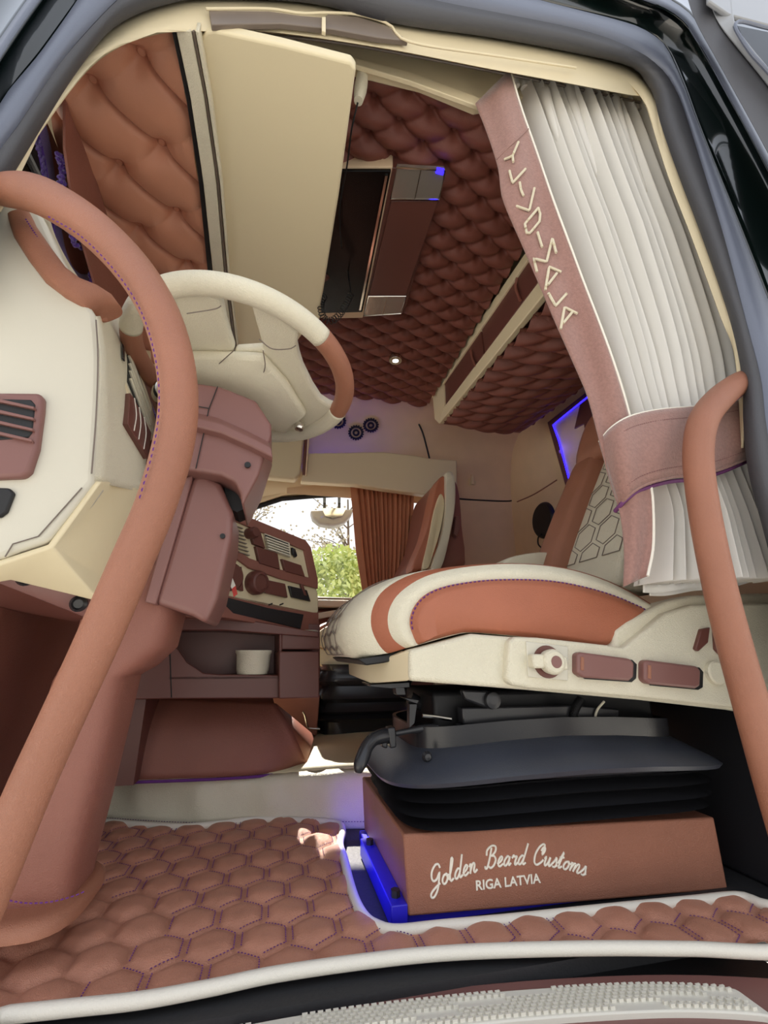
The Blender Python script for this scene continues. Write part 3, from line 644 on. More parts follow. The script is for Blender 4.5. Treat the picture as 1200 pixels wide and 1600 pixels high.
mid = [(240, 942), (262, 870), (300, 745), (318, 738), (345, 755), (364, 800), (362, 840), (340, 935), (322, 975), (300, 962)]
O('middle_shroud', slab(mid, .90, .17), PLB, sc2, bevel=.014, seg=4, label='pinkish brown middle shroud')
O('middle_shroud_edge', slab([(225, 940), (245, 870), (282, 748), (302, 742), (265, 870), (243, 945)], .895, .16), PLB, sc2, bevel=.003)
up_ = [(265, 600), (300, 596), (345, 603), (400, 625), (424, 662), (424, 680), (404, 742), (378, 790), (375, 770), (366, 752), (345, 742), (300, 735), (262, 728)]
O('upper_shroud', slab(up_, .86, .17), PLB, sc2, bevel=.014, seg=4, label='brown upper shroud under the wheel')
O('shroud_rib', loft([[at(u, v, y=.862), at(u+4, v+10, y=.842), at(u+6, v+24, y=.842), at(u+6, v+34, y=.862)] for u, v in [(290, 640), (340, 652), (385, 672), (420, 690)]]), PLB, sc2, bevel=.003)
O('seam', tube([at(u, v, y=.857) for u, v in [(340, 604), (326, 640), (321, 665), (306, 732)]], .001, 6), BLK, sc2)
O('seam', tube([at(u, v, y=.857) for u, v in [(304, 634), (326, 638)]], .001, 6), BLK, sc2)
O('dark_gap', slab([(352, 748), (378, 768), (382, 795), (370, 800), (350, 790)], .93, .08), BLK, sc2)
O('screw_hole', lathe([(0, 0), (.006, 0), (.006, .004)], at(387, 727, y=.858), (0, -1, 0), 14), BLK, sc2)
O('screw_hole', lathe([(0, 0), (.005, 0), (.005, .004)], at(348, 838, y=.898), (0, -1, 0), 14), BLK, sc2)
O('base_collar', loft(secs([(-8, 1420, 146, 1404, .99, .115), (-4, 1404, 148, 1390, .99, .115), (4, 1396, 140, 1380, .99, .105), (14, 1394, 134, 1380, .99, .09)], 3)), TAN, sc2, auto=60, label='stitched tan leather collar on the mat')
st = dashes([at(u, v, y=.865) for u, v in spline([(0, 1404, 0), (40, 1411, 0), (80, 1409, 0), (115, 1400, 0), (138, 1390, 0)], 30)[:, :2]], (0, -1, .3))
O('stitching', st, PUR, sc2, kind='stuff', smooth=False)
O('ignition_ring', lathe([(.012, 0), (.026, 0), (.030, -.006), (.030, -.03)], at(262, 608, y=.97), (.35, -.9, 0), 28), CHR, sc2, label='chrome ring beside the column')
O('ignition_core', lathe([(0, .002), (.016, 0), (.016, -.02)], at(262, 608, y=.97), (.35, -.9, 0), 20), PLB, sc2)
stalk = T('indicator_stalk', 'black tipped indicator stalk behind the column shroud', 'stalk', at(358, 855, y=1.0))
O('stem', pxtube([(335, 870, 5, 1.0), (350, 862, 7, 1.02), (360, 852, 8, 1.04), (364, 845, 5, 1.04)], 1.0, 12, 14), BLM, stalk)
ky = T('ignition_key', 'key with white and red tag hanging below the column', 'key', at(356, 905, y=1.12))
O('key_blade', tube(ats([(350, 868), (352, 895), (353, 922)], y=1.12), .003, 8), CHR, ky)
O('key_tag', slab([(348, 885), (354, 880), (368, 915), (362, 920)], 1.11, .004), WHT, ky, label='white key tag')
O('tag_end', slab([(362, 920), (368, 915), (371, 928), (365, 933)], 1.11, .004), REDT, ky, label='red tag end')
# ================================================================== DASHBOARD (near end)
db = T('dashboard', 'cream dashboard end with brown leather grip, air vent and switches', 'dashboard', (-.45, .9, .55))
side = [(-120, 352), (-60, 340), (0, 312), (28, 306), (50, 308), (70, 345), (95, 400), (120, 445), (148, 490), (152, 520), (155, 560), (154, 620), (150, 690), (146, 752), (110, 800), (74, 846), (30, 860), (0, 872), (-90, 880)]
O('side_panel', slab(side, .715, .05), CRP, db, bevel=.008, seg=3, label='cream side panel')
O('top_roll', pxtube([(-60, 335, 26, .75), (0, 328, 24, .75), (35, 322, 22, .76), (52, 330, 18, .78), (75, 375, 12, .86), (100, 420, 11, .94), (132, 462, 9, .98)], .75, 18, 40), CRM, db, label='stitched cream top roll')
O('grip', loft(secs([(14, 345, 52, 336, .728, .016), (26, 378, 62, 362, .724, .022), (48, 412, 84, 394, .72, .024), (74, 446, 108, 426, .72, .024), (105, 470, 132, 444, .72, .024), (130, 486, 158, 454, .725, .024), (144, 497, 178, 466, .735, .022), (152, 497, 190, 482, .75, .018)], 3)), TAN, db, auto=60, label='brown leather grip')
st = dashes([at(u, v, y=.700) for u, v in spline([(40, 342, 0), (58, 370, 0), (78, 400, 0), (100, 428, 0), (125, 446, 0)], 30)[:, :2]], (0, -1, .0), .003, .002, .0012)
O('stitching', st, PUR, db, kind='stuff', smooth=False)
# rear face (towards the seat): strip from near edge to far edge
ne = spline([(150, 494, 0), (157, 560, 0), (155, 620, 0), (150, 690, 0), (146, 752, 0)], 24)
fe = spline([(188, 492, 0), (222, 590, 0), (243, 660, 0), (252, 720, 0), (246, 775, 0)], 24)
def face(t, k): a = at(ne[k][0], ne[k][1], y=.72); b = at(fe[k][0], fe[k][1], y=1.0); return a*(1-t)+b*t
V = []; ts = np.linspace(0, 1, 9)
for k in range(24):
    for t in ts: V.append(face(t, k))
n9 = 9
O('rear_face', (V, [(k*n9+i, k*n9+i+1, (k+1)*n9+i+1, (k+1)*n9+i) for k in range(23) for i in range(8)]), CRM, db, solid=.003, off=0 , auto=60, label='cream rear face with switches')
KK, TT_ = np.meshgrid(np.linspace(0, 23, 240), np.linspace(0, 1, 90), indexing='ij')
def facef(t, k):
    k0 = int(min(22, k)); f_ = k-k0; return face(t, k0)*(1-f_)+face(t, k0+1)*f_
FG = np.array([[facef(t, k) for t in np.linspace(0, 1, 90)] for k in np.linspace(0, 23, 240)])
FD = FG-CAM; FWd = FD@FW; FU = 600+F*(FD@RT)/FWd; FV = 800-F*(FD@UP)/FWd
fn_ = np.array([.90, -.43, .0])
def fp(u, v, d):
    i, j = np.unravel_index(np.argmin((FU-u)**2+(FV-v)**2), FU.shape); return FG[i, j]+fn_*d
def fpl(px, t, m, nm, d=0, **k): return O(nm, prism([fp(u, v, d+.003) for u, v in px], -fn_*t), m, db, bevel=.0012, **k)
fpl([(193, 528), (200, 530), (236, 634), (236, 690), (228, 690), (194, 606)], .006, BGE, 'vent_frame', .0)
fpl([(196, 545), (201, 546), (231, 632), (231, 672), (226, 668), (197, 596)], .003, BLK, 'vent_hole', .002)
for k in range(4):
    fpl([(197+k*.5, 556+k*12), (199.5+k*.5, 555+k*12), (231, 640+k*10), (230, 645+k*10)], .006, CRM, 'vent_slat', .006)
fpl([(187, 538), (190, 545), (190, 566), (187, 560)], .004, BLM, 'thumb_wheel', .005)
fpl([(194, 615), (200, 622), (228, 678), (223, 718), (190, 664)], .012, PLD, 'switch_bank', .010, label='brown switch bank with rockers beside the vent')
fpl([(230, 690), (233, 688), (251, 732), (247, 763), (226, 726)], .012, PLD, 'switch_bank', .010, label='smaller brown switch bank nearest the pole')
for q in ([(201, 624), (204, 650), (200, 674)], [(208, 638), (211, 662), (207, 688)], [(216, 653), (219, 676), (215, 702)], [(236, 702), (238, 722), (234, 738)], [(242, 714), (244, 732), (240, 748)]):
    O('switch_edge', tube([fp(u, v, .0135) for u, v in q], .0010, 6, 8), WHT, db)
O('brown_rail', pxtube([(187, 485, 6, .98), (212, 545, 6.5, 1.0), (235, 610, 6.5, 1.02), (256, 662, 5, 1.03)], 1.0, 12, 24), TAN, db, label='brown rail along the dash edge')
# chin
def pf(l): return [at(*q[:2], y=q[2]) for q in l]
cA, cB, cC = (146, 752, .722), (74, 850, .722), (0, 874, .722)
cD, cE, cF, cG = (148, 938, .80), (182, 926, .90), (236, 832, 1.0), (168, 752, .80)
cH, cI = (246, 775, 1.0), (22, 897, .76)
vv = pf([cA, cB, cC, cD, cE, cF, cG, cH, cI, (-90, 882, .722), (-90, 915, .78)])
O('chin', (vv, [(0, 1, 3, 4, 5, 6), (1, 2, 8, 3), (6, 5, 7), (2, 9, 10, 8)]), CRW, db, solid=.012, off=1, bevel=.003, auto=20, label='cream chin under the dash')
O('side_seam', tube([at(u, v, y=.712) for u, v in [(150, 500), (153, 560), (150, 650), (143, 740)]], .0012, 6, 20), GRYM, db)
O('chin_seam', tube([at(u, v, y=.713) for u, v in [(128, 762), (60, 838), (20, 850), (8, 870)]], .001, 6), GRYM, db)
O('core', prism([(-.60, .78, .60), (-.36, .78, .62), (-.36, .78, .98), (-.50, .78, 1.12), (-.60, .78, 1.12)], (0, .3, 0)), PLD, db)
# air vent in the side panel
vt = O('vent_frame', slab([(-40, 612), (62, 613), (67, 622), (66, 640), (58, 700), (46, 736), (36, 745), (-40, 748)], .704, .02), PLB, db, bevel=.006, seg=3, label='brown air vent surround')
O('vent_hole', slab([(-40, 622), (48, 624), (55, 632), (50, 676), (44, 684), (-40, 690)], .7025, .006), BLK, vt, bevel=.002)
for k in range(4):
    v0 = 622+k*17
    O('vent_slat', slab([(-40, v0-3), (0, v0+1), (53-k, v0+13), (53-k, v0+17), (0, v0+6), (-40, v0+2)], .697, .010), PLB, vt, bevel=.001)
O('lower_vent_hole', slab([(-40, 760), (14, 762), (22, 770), (10, 800), (0, 808), (-40, 812)], .709, .008), BLK, db, bevel=.003)
# brown panel with two screws below chin
up2 = T('dash_panel', 'brown panel with two screws under the cream dash chin', 'panel', at(80, 920, y=.83))
O('panel', prism(pf([(22, 878, .79), (148, 937, .84), (134, 965, .86), (0, 912, .81), (-60, 890, .80), (-60, 860, .78)]), (0, .03, .0)), PLB, up2, bevel=.003)
O('underside', prism(pf([(0, 912, .81), (134, 965, .86), (120, 972, 1.05), (-60, 940, 1.05), (-60, 890, .80)]), (0, .0, .01)), PLD, up2)
for u, v, y in ((41, 902, .80), (124, 943, .84)):
    s_ = O('screw', lathe([(.013, 0), (.013, .006), (.009, .010), (.007, .006), (0, .006)], at(u, v, y=y-.004), (0.1, -1, -.2), 20), BLM, up2)
# foot well kick panel
kp = T('footwell_panel', 'dark brown leather footwell panel behind the steering column', 'panel', (-.6, 1.3, 0))
O('panel', grid(lambda a, b: (-.62+.10*math.sin(b*2)+.30*a*0, .98+a*.44, -.012+b*.66), 12, 20), BRN, kp, solid=.02)
O('panel_return', grid(lambda a, b: (-.91+a*.32, .92+.06*a, -.012+b*.66), 6, 8), BRN, kp, solid=.015)
# ================================================================== CENTRE STACK
CP0, CP1 = (-.22, 1.28), (.145, 1.62)
cn = np.array([CP1[1]-CP0[1], -(CP1[0]-CP0[0]), 0]); cn /= np.linalg.norm(cn); cn = cn if cn[1] < 0 else -cn
CP = (np.array([*CP0, .7]), cn)
cs = T('centre_stack', 'angled centre dash stack in cream with brown leather trim and knobs', 'dashboard', (0, 1.6, .55))
def cpl(px, d, t, m, nm, par=None, bev=.002, **k): p = ats(px, pl=(CP[0]+cn*d, cn)); return O(nm, prism(p, -cn*t), m, par or cs, bevel=bev, **k)
cpl([(330, 790), (360, 802), (480, 850), (487, 868), (498, 935), (498, 958), (490, 960), (440, 955), (345, 932), (325, 925)], 0, .16, CRW, 'body', bev=.006, label='cream body')
cpl([(360, 800), (368, 799), (478, 844), (486, 855), (497, 905), (497, 920), (440, 905), (390, 888), (366, 870), (352, 852), (356, 840), (368, 857), (390, 872), (440, 890), (485, 903), (476, 860), (370, 815), (356, 812)], .008, .02, BRN, 'leather_frame', label='brown leather frame band')
cpl([(345, 935), (352, 928), (498, 958), (498, 985), (490, 990), (350, 965), (300, 965), (270, 960), (290, 940)], .0, .12, BRN, 'lower_fascia')
cpl([(350, 932), (352, 945), (365, 958), (470, 983), (475, 960), (420, 950)], .002, .02, BLM, 'tray_recess', label='dark tray recess')
for q, lb in (([(400, 853), (434, 864), (438, 890), (406, 880)], ''), ([(441, 873), (471, 883), (477, 901), (447, 893)], ''), ([(409, 904), (446, 912), (450, 934), (414, 926)], ''), ([(390, 826), (408, 832), (415, 857), (397, 850)], ''), ([(368, 888), (378, 885), (381, 924), (360, 915), (350, 900)], '')):
    cpl(q, .012, .02, PLD, 'switch_block')
cpl([(414, 833), (453, 848), (455, 871), (420, 860)], .010, .01, CRM, 'vent_frame')
cpl([(415, 835), (451, 849), (453, 868), (421, 857)], .012, .006, BLK, 'vent_hole')
for k in range(5): cpl([(416+k, 838+k*4.4), (451+k*.6, 851+k*4), (451+k*.6, 853+k*4), (416+k, 840.4+k*4.4)], .018, .01, CRM, 'vent_slat', bev=.0005)
cpl([(457, 855), (462, 858), (465, 868), (463, 871), (458, 866)], .012, .01, BLM, 'thumb_wheel')
cpl([(452, 915), (480, 922), (486, 940), (457, 933)], .010, .01, BLM, 'storage_slot', label='dark open slot')
cpl([(470, 912), (474, 913), (480, 931), (476, 930)], .012, .01, PLD, 'slot_lid')
c = at(397, 911, pl=CP); O('rotary_knob', lathe([(.036, -.01), (.036, .012), (.030, .022), (.024, .024), (.022, .020), (0, .020)], c+cn*.01, cn, 28), PLD, cs, label='large brown round knob')
c = at(388, 834, pl=CP); O('rotary_knob', lathe([(.017, -.01), (.017, .022), (.013, .028), (0, .028)], c+cn*.01, cn, 20), PLD, cs)
c = at(357, 902, pl=CP); O('rotary_knob', lathe([(.04, -.01), (.04, .006), (.034, .012), (0, .012)], c+cn*.01, cn, 24), PLD, cs, label='brown knob behind the key')
for k in range(8): cpl([(366+k*1, 820+k*6), (380+k*1.5, 825+k*6), (380+k*1.5, 826.2+k*6), (366+k*1, 821.2+k*6)], .010, .008, GRYM, 'speaker_slot', bev=0)
for u in (421, 438): cpl([(u, 944), (u+5, 942), (u+5, 944), (u, 946)], .004, .01, BLM, 'clip', bev=0)
O('stack_core', prism([(-.9, 1.50, .58), (-.22, 1.42, .58), (.10, 1.72, .58), (.10, 2.0, .58), (-.9, 2.0, .58)], (0, 0, .22)), BRN, cs)
O('passenger_dash', bx(-.88, -.32, 1.95, 2.80, .55, .98), PLD, cs, bevel=.03)  # unseen dash body behind the stack, added to stop stray sunlight
# lower console: shelf with cup and drawer
lc = T('centre_console', 'low brown console with open shelf and drawer under the centre stack', 'console', (-.1, 1.65, .3))
lcp = (np.array([-.2, 1.42, .4]), np.array([.10, -1., 0])/1.005)
def lcl(px, d, t, m, nm, bev=.003, **k): n = lcp[1]; p = ats(px, pl=(lcp[0]+n*d, n)); return O(nm, prism(p, -n*t), m, lc, bevel=bev, **k)
lcl([(170, 1000), (262, 985), (268, 1000), (292, 1035), (318, 1052), (345, 1054), (440, 1055), (440, 1091), (268, 1092), (170, 1094)], 0, .02, PLD, 'front_panel', label='curved front panel')
lcl([(262, 965), (500, 975), (500, 1060), (262, 1062)], -.13, .02, PLD, 'back_panel')
lcl([(262, 1056), (440, 1055), (440, 1062), (262, 1063)], 0, .15, PLD, 'shelf_floor')
lcl([(440, 990), (500, 993), (500, 1015), (440, 1015)], .002, .14, PLD, 'upper_drawer')
lcl([(436, 1018), (499, 1018), (499, 1090), (436, 1092)], .03, .16, PLD, 'drawer', label='square brown drawer front')
lcl([(436, 985), (441, 985), (441, 1056), (436, 1056)], .004, .14, PLD, 'divider')
lcl([(262, 958), (350, 962), (498, 988), (498, 996), (350, 985), (262, 985)], .01, .15, PLD, 'top_board')
O('console_sun_block', bx(-.9, -.34, 1.45, 1.95, .12, .56), PLD, lc)  # unseen solid body, added to block sun leaking under the console
O('console_sun_block', bx(-.34, .06, 1.62, 1.95, .38, .56), PLD, lc)  # second added sun block, hidden behind the console faces
O('seam', tube([at(265, 1003, pl=(lcp[0]+lcp[1]*.001, lcp[1])), at(268, 1090, pl=(lcp[0]+lcp[1]*.001, lcp[1]))], .0015, 6), BLK, lc)
cup = T('cream_cup', 'small cream cup standing on the brown console shelf', 'cup', at(394, 1054, pl=(lcp[0]-lcp[1]*.05, lcp[1])))
cb = at(394, 1053, pl=(lcp[0]-lcp[1]*.05, lcp[1])); k_ = .0024*1.0
O('bowl', lathe([(0, 0), (.044, 0), (.047, .01), (.050, .055), (.054, .062), (.054, .068), (.048, .068), (.046, .06), (.04, .01), (0, .008)], cb, (0, 0, 1), 32), CRM, cup)
c2 = T('cup_lid', 'pale round dish lying on the brown drawer beside the window', 'dish', at(478, 990, pl=lcp))
O('dish', lathe([(0, 0), (.03, 0), (.04, .008), (.036, .01), (0, .006)], at(478, 990, pl=(lcp[0]-lcp[1]*.06, lcp[1])), (0, 0, 1), 24), CRM, c2)
# ================================================================== GRAB POLES
def pole(name, lab, l, stp, nrm):
    p = T(name, lab, 'grab handle', at(l[-1][0], l[-1][1], y=l[-1][3]))
    O('bar', pxtube(l, .6, 24, 90), TAN, p, auto=180)
    s = dashes([at(u, v, y=y) for u, v, y in spline(stp, 60)], nrm, .005, .004, .0010)
    O('stitching', s, PUR, p, kind='stuff', smooth=False)
    return p
pole('grab_pole', 'long tan leather wrapped grab pole curving across the front of the doorway', [(-40, 305, 10, .69), (5, 298, 22, .66), (60, 305, 28, .62), (130, 345, 29, .60), (195, 405, 29, .59), (243, 475, 29, .58), (270, 550, 29, .58), (279, 625, 29, .58), (270, 700, 30, .58), (243, 790, 30, .58), (205, 880, 31, .58), (160, 985, 32, .58), (105, 1105, 32, .58), (50, 1225, 33, .58), (0, 1345, 34, .58), (-50, 1470, 34, .59)],
     [(75, 338, .592), (130, 372, .575), (185, 430, .565), (222, 490, .56), (243, 560, .556), (249, 630, .556), (240, 700, .556), (215, 790, .556)], (-.6, -.8, 0))
pole('grab_pole', 'shorter tan leather wrapped grab pole at the rear of the doorway', [(1188, 588, 10, .70), (1160, 596, 17, .68), (1125, 622, 20, .66), (1100, 655, 21, .65), (1091, 700, 21, .65), (1094, 755, 21, .65), (1106, 830, 22, .65), (1125, 920, 23, .65), (1148, 1010, 24, .65), (1176, 1110, 25, .65), (1207, 1220, 26, .65), (1250, 1370, 26, .66)],
     [(1160, 618, .665), (1135, 640, .645), (1118, 668, .635), (1111, 700, .63), (1113, 750, .63), (1125, 825, .63)], (.6, -.8, 0))
# ================================================================== FLOOR MAT, TUNNEL, SILL
mt = T('floor_mat', 'quilted brown leather floor mat with hexagon pattern and white piping', 'floor mat', (0, 1.1, -.01))
edge = [(-60, 1600), (0, 1590), (110, 1578), (220, 1566), (330, 1546), (430, 1525), (560, 1506), (680, 1493), (800, 1487), (950, 1484), (1080, 1485), (1240, 1486),
        (1240, 1432), (1190, 1415), (1155, 1404), (1080, 1411), (950, 1424), (800, 1440), (690, 1450), (620, 1457), (590, 1450), (570, 1436), (556, 1412), (546, 1380), (538, 1345), (531, 1322), (535, 1302), (530, 1290), (505, 1286), (450, 1283), (395, 1283), (345, 1289), (290, 1294), (230, 1292), (165, 1286), (100, 1283), (-60, 1290)]
E3 = np.array([at(u, v, z=.004)[:2] for u, v in edge])
def inside(x, y, P=E3):
    c = False; n = len(P); j = n-1
    for i in range(n):
        if (P[i][1] > y) != (P[j][1] > y) and x < (P[j][0]-P[i][0])*(y-P[i][1])/(P[j][1]-P[i][1])+P[i][0]: c = not c
        j = i
    return c
HW, HR = .081, .076
def hexd(x, y):
    """returns distance inside own hexagon (0 at border) using elongated metric"""
    yy = y*(.866*HW/HR)*1.0; best = None; r0 = round(yy/(.866*HW))
    ds = []
    for r in (r0-1, r0, r0+1):
        off = .5*HW*(r % 2); c0 = round((x-off)/HW)
        for c in (c0-1, c0, c0+1): ds.append((x-off-c*HW)**2+(yy-r*.866*HW)**2)
    ds = sorted(ds)[:2]; return (math.sqrt(ds[1])-math.sqrt(ds[0]))/2
x0, x1, y0, y1 = -.62, 1.02, .70, 1.66
step = .0052; nx, ny = int((x1-x0)/step), int((y1-y0)/step)
def mh(x, y):
    d = hexd(x-.013, y-.02); g = max(0, min(1, (d-.0045)/.024)); h = .011*(1-(1-g)**2)**.6
    return h+.0015*noise.noise(Vector((x*30, y*30, 0)))+.004*noise.noise(Vector((x*5, y*5, 3)))
V = []; idx = {}; Fm = []
ins = np.zeros((nx+1, ny+1), bool)
XS = x0+np.arange(nx+1)*step; YS = y0+np.arange(ny+1)*step
# vectorised point in polygon
gx, gy = np.meshgrid(XS, YS, indexing='ij'); ins = np.zeros(gx.shape, bool); n_ = len(E3); j = n_-1
for i in range(n_):
    cnd = ((E3[i][1] > gy) != (E3[j][1] > gy)) & (gx < (E3[j][0]-E3[i][0])*(gy-E3[i][1])/(E3[j][1]-E3[i][1]+1e-12)+E3[i][0]); ins ^= cnd; j = i
for i in range(nx+1):
    for j in range(ny+1):
        if ins[i, j]: idx[(i, j)] = len(V); V.append((XS[i], YS[j], .002+mh(XS[i], YS[j])))
for i in range(nx):
    for j in range(ny):
        q = [(i, j), (i+1, j), (i+1, j+1), (i, j+1)]
        if all(k in idx for k in q): Fm.append([idx[k] for k in q])
O('quilted_panel', (V, Fm), MATL, mt, auto=180)
ep = spline([(*p, .006) for p in E3], 360, True)
O('piping', tube(ep, .0095, 10, closed=True), PIPE, mt, label='white leather piping', auto=180)
# stitches along hex borders (double line on the sides, zigzag above and below)
stl = []
kx = HR/(.866*HW)
for r in range(-2, 26):
    for c_ in range(-12, 16):
        cx = .013+HW*(c_+.5*(r % 2)); cy = .02+r*HR
        if not (-.6 < cx < 1.0 and .72 < cy < 1.6): continue
        if math.hypot(cx+.33, cy-.99) < .17 and cy < 1.1: continue
        k = .86; hw = HW/2*k; hy = HW/math.sqrt(3)*kx*k
        pts = [(cx+hw, cy-hy/2), (cx+hw, cy+hy/2), (cx, cy+hy), (cx-hw, cy+hy/2), (cx-hw, cy-hy/2), (cx, cy-hy)]
        for a in range(6):
            p, q = pts[a], pts[(a+1) % 6]
            if a in (0, 3) or a in (1, 5):
                pth = [(p[0]*(1-t)+q[0]*t, p[1]*(1-t)+q[1]*t) for t in np.linspace(0, 1, 5)]
                if all(inside(x, y) for x, y in pth):
                    d = dashes([(x, y, .0048+mh(x, y)) for x, y in pth], (0, 0, 1), .0036, .0024, .0009)
                    if d: stl.append(d)
O('stitching', join(stl), PUR, mt, kind='stuff', smooth=False)
# engine tunnel
tn = T('engine_tunnel', 'cream leather covered engine tunnel step behind the floor mat', 'tunnel cover', (0, 1.8, 0))
lo = spline([(-.60, 1.665, 0), (-.47, 1.625, 0), (-.20, 1.52, 0), (.0, 1.49, 0), (.22, 1.43, 0), (.42, 1.385, 0)], 60)
def riser(a, b):
    p = lo[int(round(a*59))]; z = -.012+.128*b; w = .007*math.sin(a*38+b*2)*math.sin(PI*b)+.004*math.sin(a*71)*b
    return (p[0], p[1]+.025*b+w+ (.02*(max(0, b-.85)/.15)**2), z+.010*math.sin(a*9)*b)
O('front_flap', grid(riser, 59, 16), CRM, tn, solid=.006, auto=180, label='wrinkled cream leather front flap')
O('top_cover', grid(lambda a, b: (lo[int(round(a*59))][0]+.25*a*b, lo[int(round(a*59))][1]+.045+b*.85, .116+.010*math.sin(a*9)+.006*math.sin(b*3)), 59, 10), CRW, tn, solid=.01, label='cream top cover')
st = dashes([(p[0], p[1]-.004, .006) for p in lo], (0, -1, 0), .004, .004, .0008); O('stitching', st, PUR, tn, kind='stuff', smooth=False)
O('round_cap', lathe([(0, .006), (.045, .005), (.05, .0)], at(555, 1175, z=.125), (0, 0, 1), 28), CRW, tn)
cv = T('tunnel_side_cover', 'smooth brown leather cover sloping down from the console to the cream tunnel', 'cover', (-.2, 1.6, .1))
A4 = at(120, 1222, y=1.50); B4 = at(400, 1210, y=1.53); C4 = at(478, 1192, y=1.60); D4 = at(490, 1150, y=1.90); E4 = at(430, 1100, y=1.62); F4 = at(120, 1085, y=1.62)
def cov(a, b):
    lower = spline([A4, B4, C4], 31); upper = spline([F4, (F4+E4)/2, E4], 31); p = lower[int(round(a*30))]; q = upper[int(round(a*30))]
    r = p*(1-b)+q*b; r = r+np.array([0, -.03, .02])*math.sin(PI*b)*.8; return r
O('cover', grid(cov, 30, 14), BRN, cv, solid=.008, auto=180)
O('end_face', (np.array([C4, D4, E4]), [(0, 1, 2)]), BRN, cv, solid=.008)
O('seam', tube([A4+[0, -.008, -.004], B4+[0, -.008, -.004], C4+[0, -.008, -.004]], .004, 8, 20), PUR, cv)
# sill
sl = T('door_sill', 'brown door sill with cream ribbed tread plate along the bottom of the doorway', 'sill', (.3, .75, -.12))
s_out = [(-60, 1640), (120, 1610), (300, 1592), (430, 1574), (560, 1556), (700, 1541), (850, 1528), (1000, 1521), (1120, 1522), (1260, 1530)]
sN = [at(u, v, z=-.024) for u, v in spline([(a, b, 0) for a, b in s_out], 60)[:, :2]]
O('body', loft([[p, p-np.array([0, .16, .004]), p-np.array([0, .16, .06]), p-np.array([0, 0, .06])] for p in sN]), PLB, sl, auto=50, bevel=.004)
O('gasket', loft([[p+np.array([0, .002, -.01]), p+np.array([0, .10, -.012]), p+np.array([0, .10, -.05]), p+np.array([0, .002, -.05])] for p in sN]), BLK, sl, auto=40)
t_out = [at(u, v, z=-.018) for u, v in spline([(360, 1605, 0), (470, 1585, 0), (600, 1567, 0), (760, 1550, 0), (900, 1540, 0), (1020, 1536, 0), (1130, 1541, 0), (1158, 1550, 0)], 60)[:, :2]]
O('tread_plate', loft([[p, p-np.array([0, .055, 0]), p-np.array([0, .055, .01]), p-np.array([0, 0, .01])] for p in t_out]), TREAD, sl, bevel=.002, label='cream ribbed tread plate')
TO = np.array(t_out); rb = []
for k in range(8):
    for x in np.arange(TO[0, 0]+.012, TO[-1, 0]-.012, .0105):
        if (int((x*100)//7)+k//2) % 5 == 0: continue
        y = np.interp(x, TO[:, 0], TO[:, 1])-.006-k*.0062
        rb.append(boxm((x+(k % 2)*.005, y, -.0165), (.0072, .0030, .005)))
O('tread_ribs', join(rb), TREAD, sl, kind='stuff', smooth=False)
# ================================================================== SEAT BOX
sb = T('seat_box', 'tan leather seat box with white lettering under the driver seat', 'seat base', (.6, 1.1, 0))
bxp = [(638, 1433), (1138, 1390), (1116, 1277), (630, 1304)]
bP = ats(bxp, y=.93); BPn = (0, -1, 0)
O('box', prism(bP, (0, .42, 0)), TANMAT, sb, bevel=.004, seg=2, label='tan leather wrapped box')
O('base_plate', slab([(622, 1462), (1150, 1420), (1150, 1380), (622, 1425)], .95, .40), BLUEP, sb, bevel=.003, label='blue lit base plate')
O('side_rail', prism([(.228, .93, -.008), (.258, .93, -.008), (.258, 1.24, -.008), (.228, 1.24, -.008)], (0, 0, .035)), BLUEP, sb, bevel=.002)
O('led_strip', bx(.259, .262, .95, 1.30, .004, .009), BLUE, sb, label='blue led strip')
O('bolt', lathe([(0, .012), (.009, .012), (.009, 0)], (.243, .96, .026), (0, 0, 1), 6), BLM, sb)
O('bolt', lathe([(0, .012), (.009, .012), (.009, 0)], (.243, 1.20, .026), (0, 0, 1), 6), BLM, sb)
arealight('seat_led_light', (.195, 1.13, .045), (.25, 1.13, -.02), .36, .12, (.07, .06, 1), .02)
arealight('seat_led_light_c', (.25, 1.345, .05), (.22, 1.5, .05), .03, .07, (.07, .06, 1), .1)
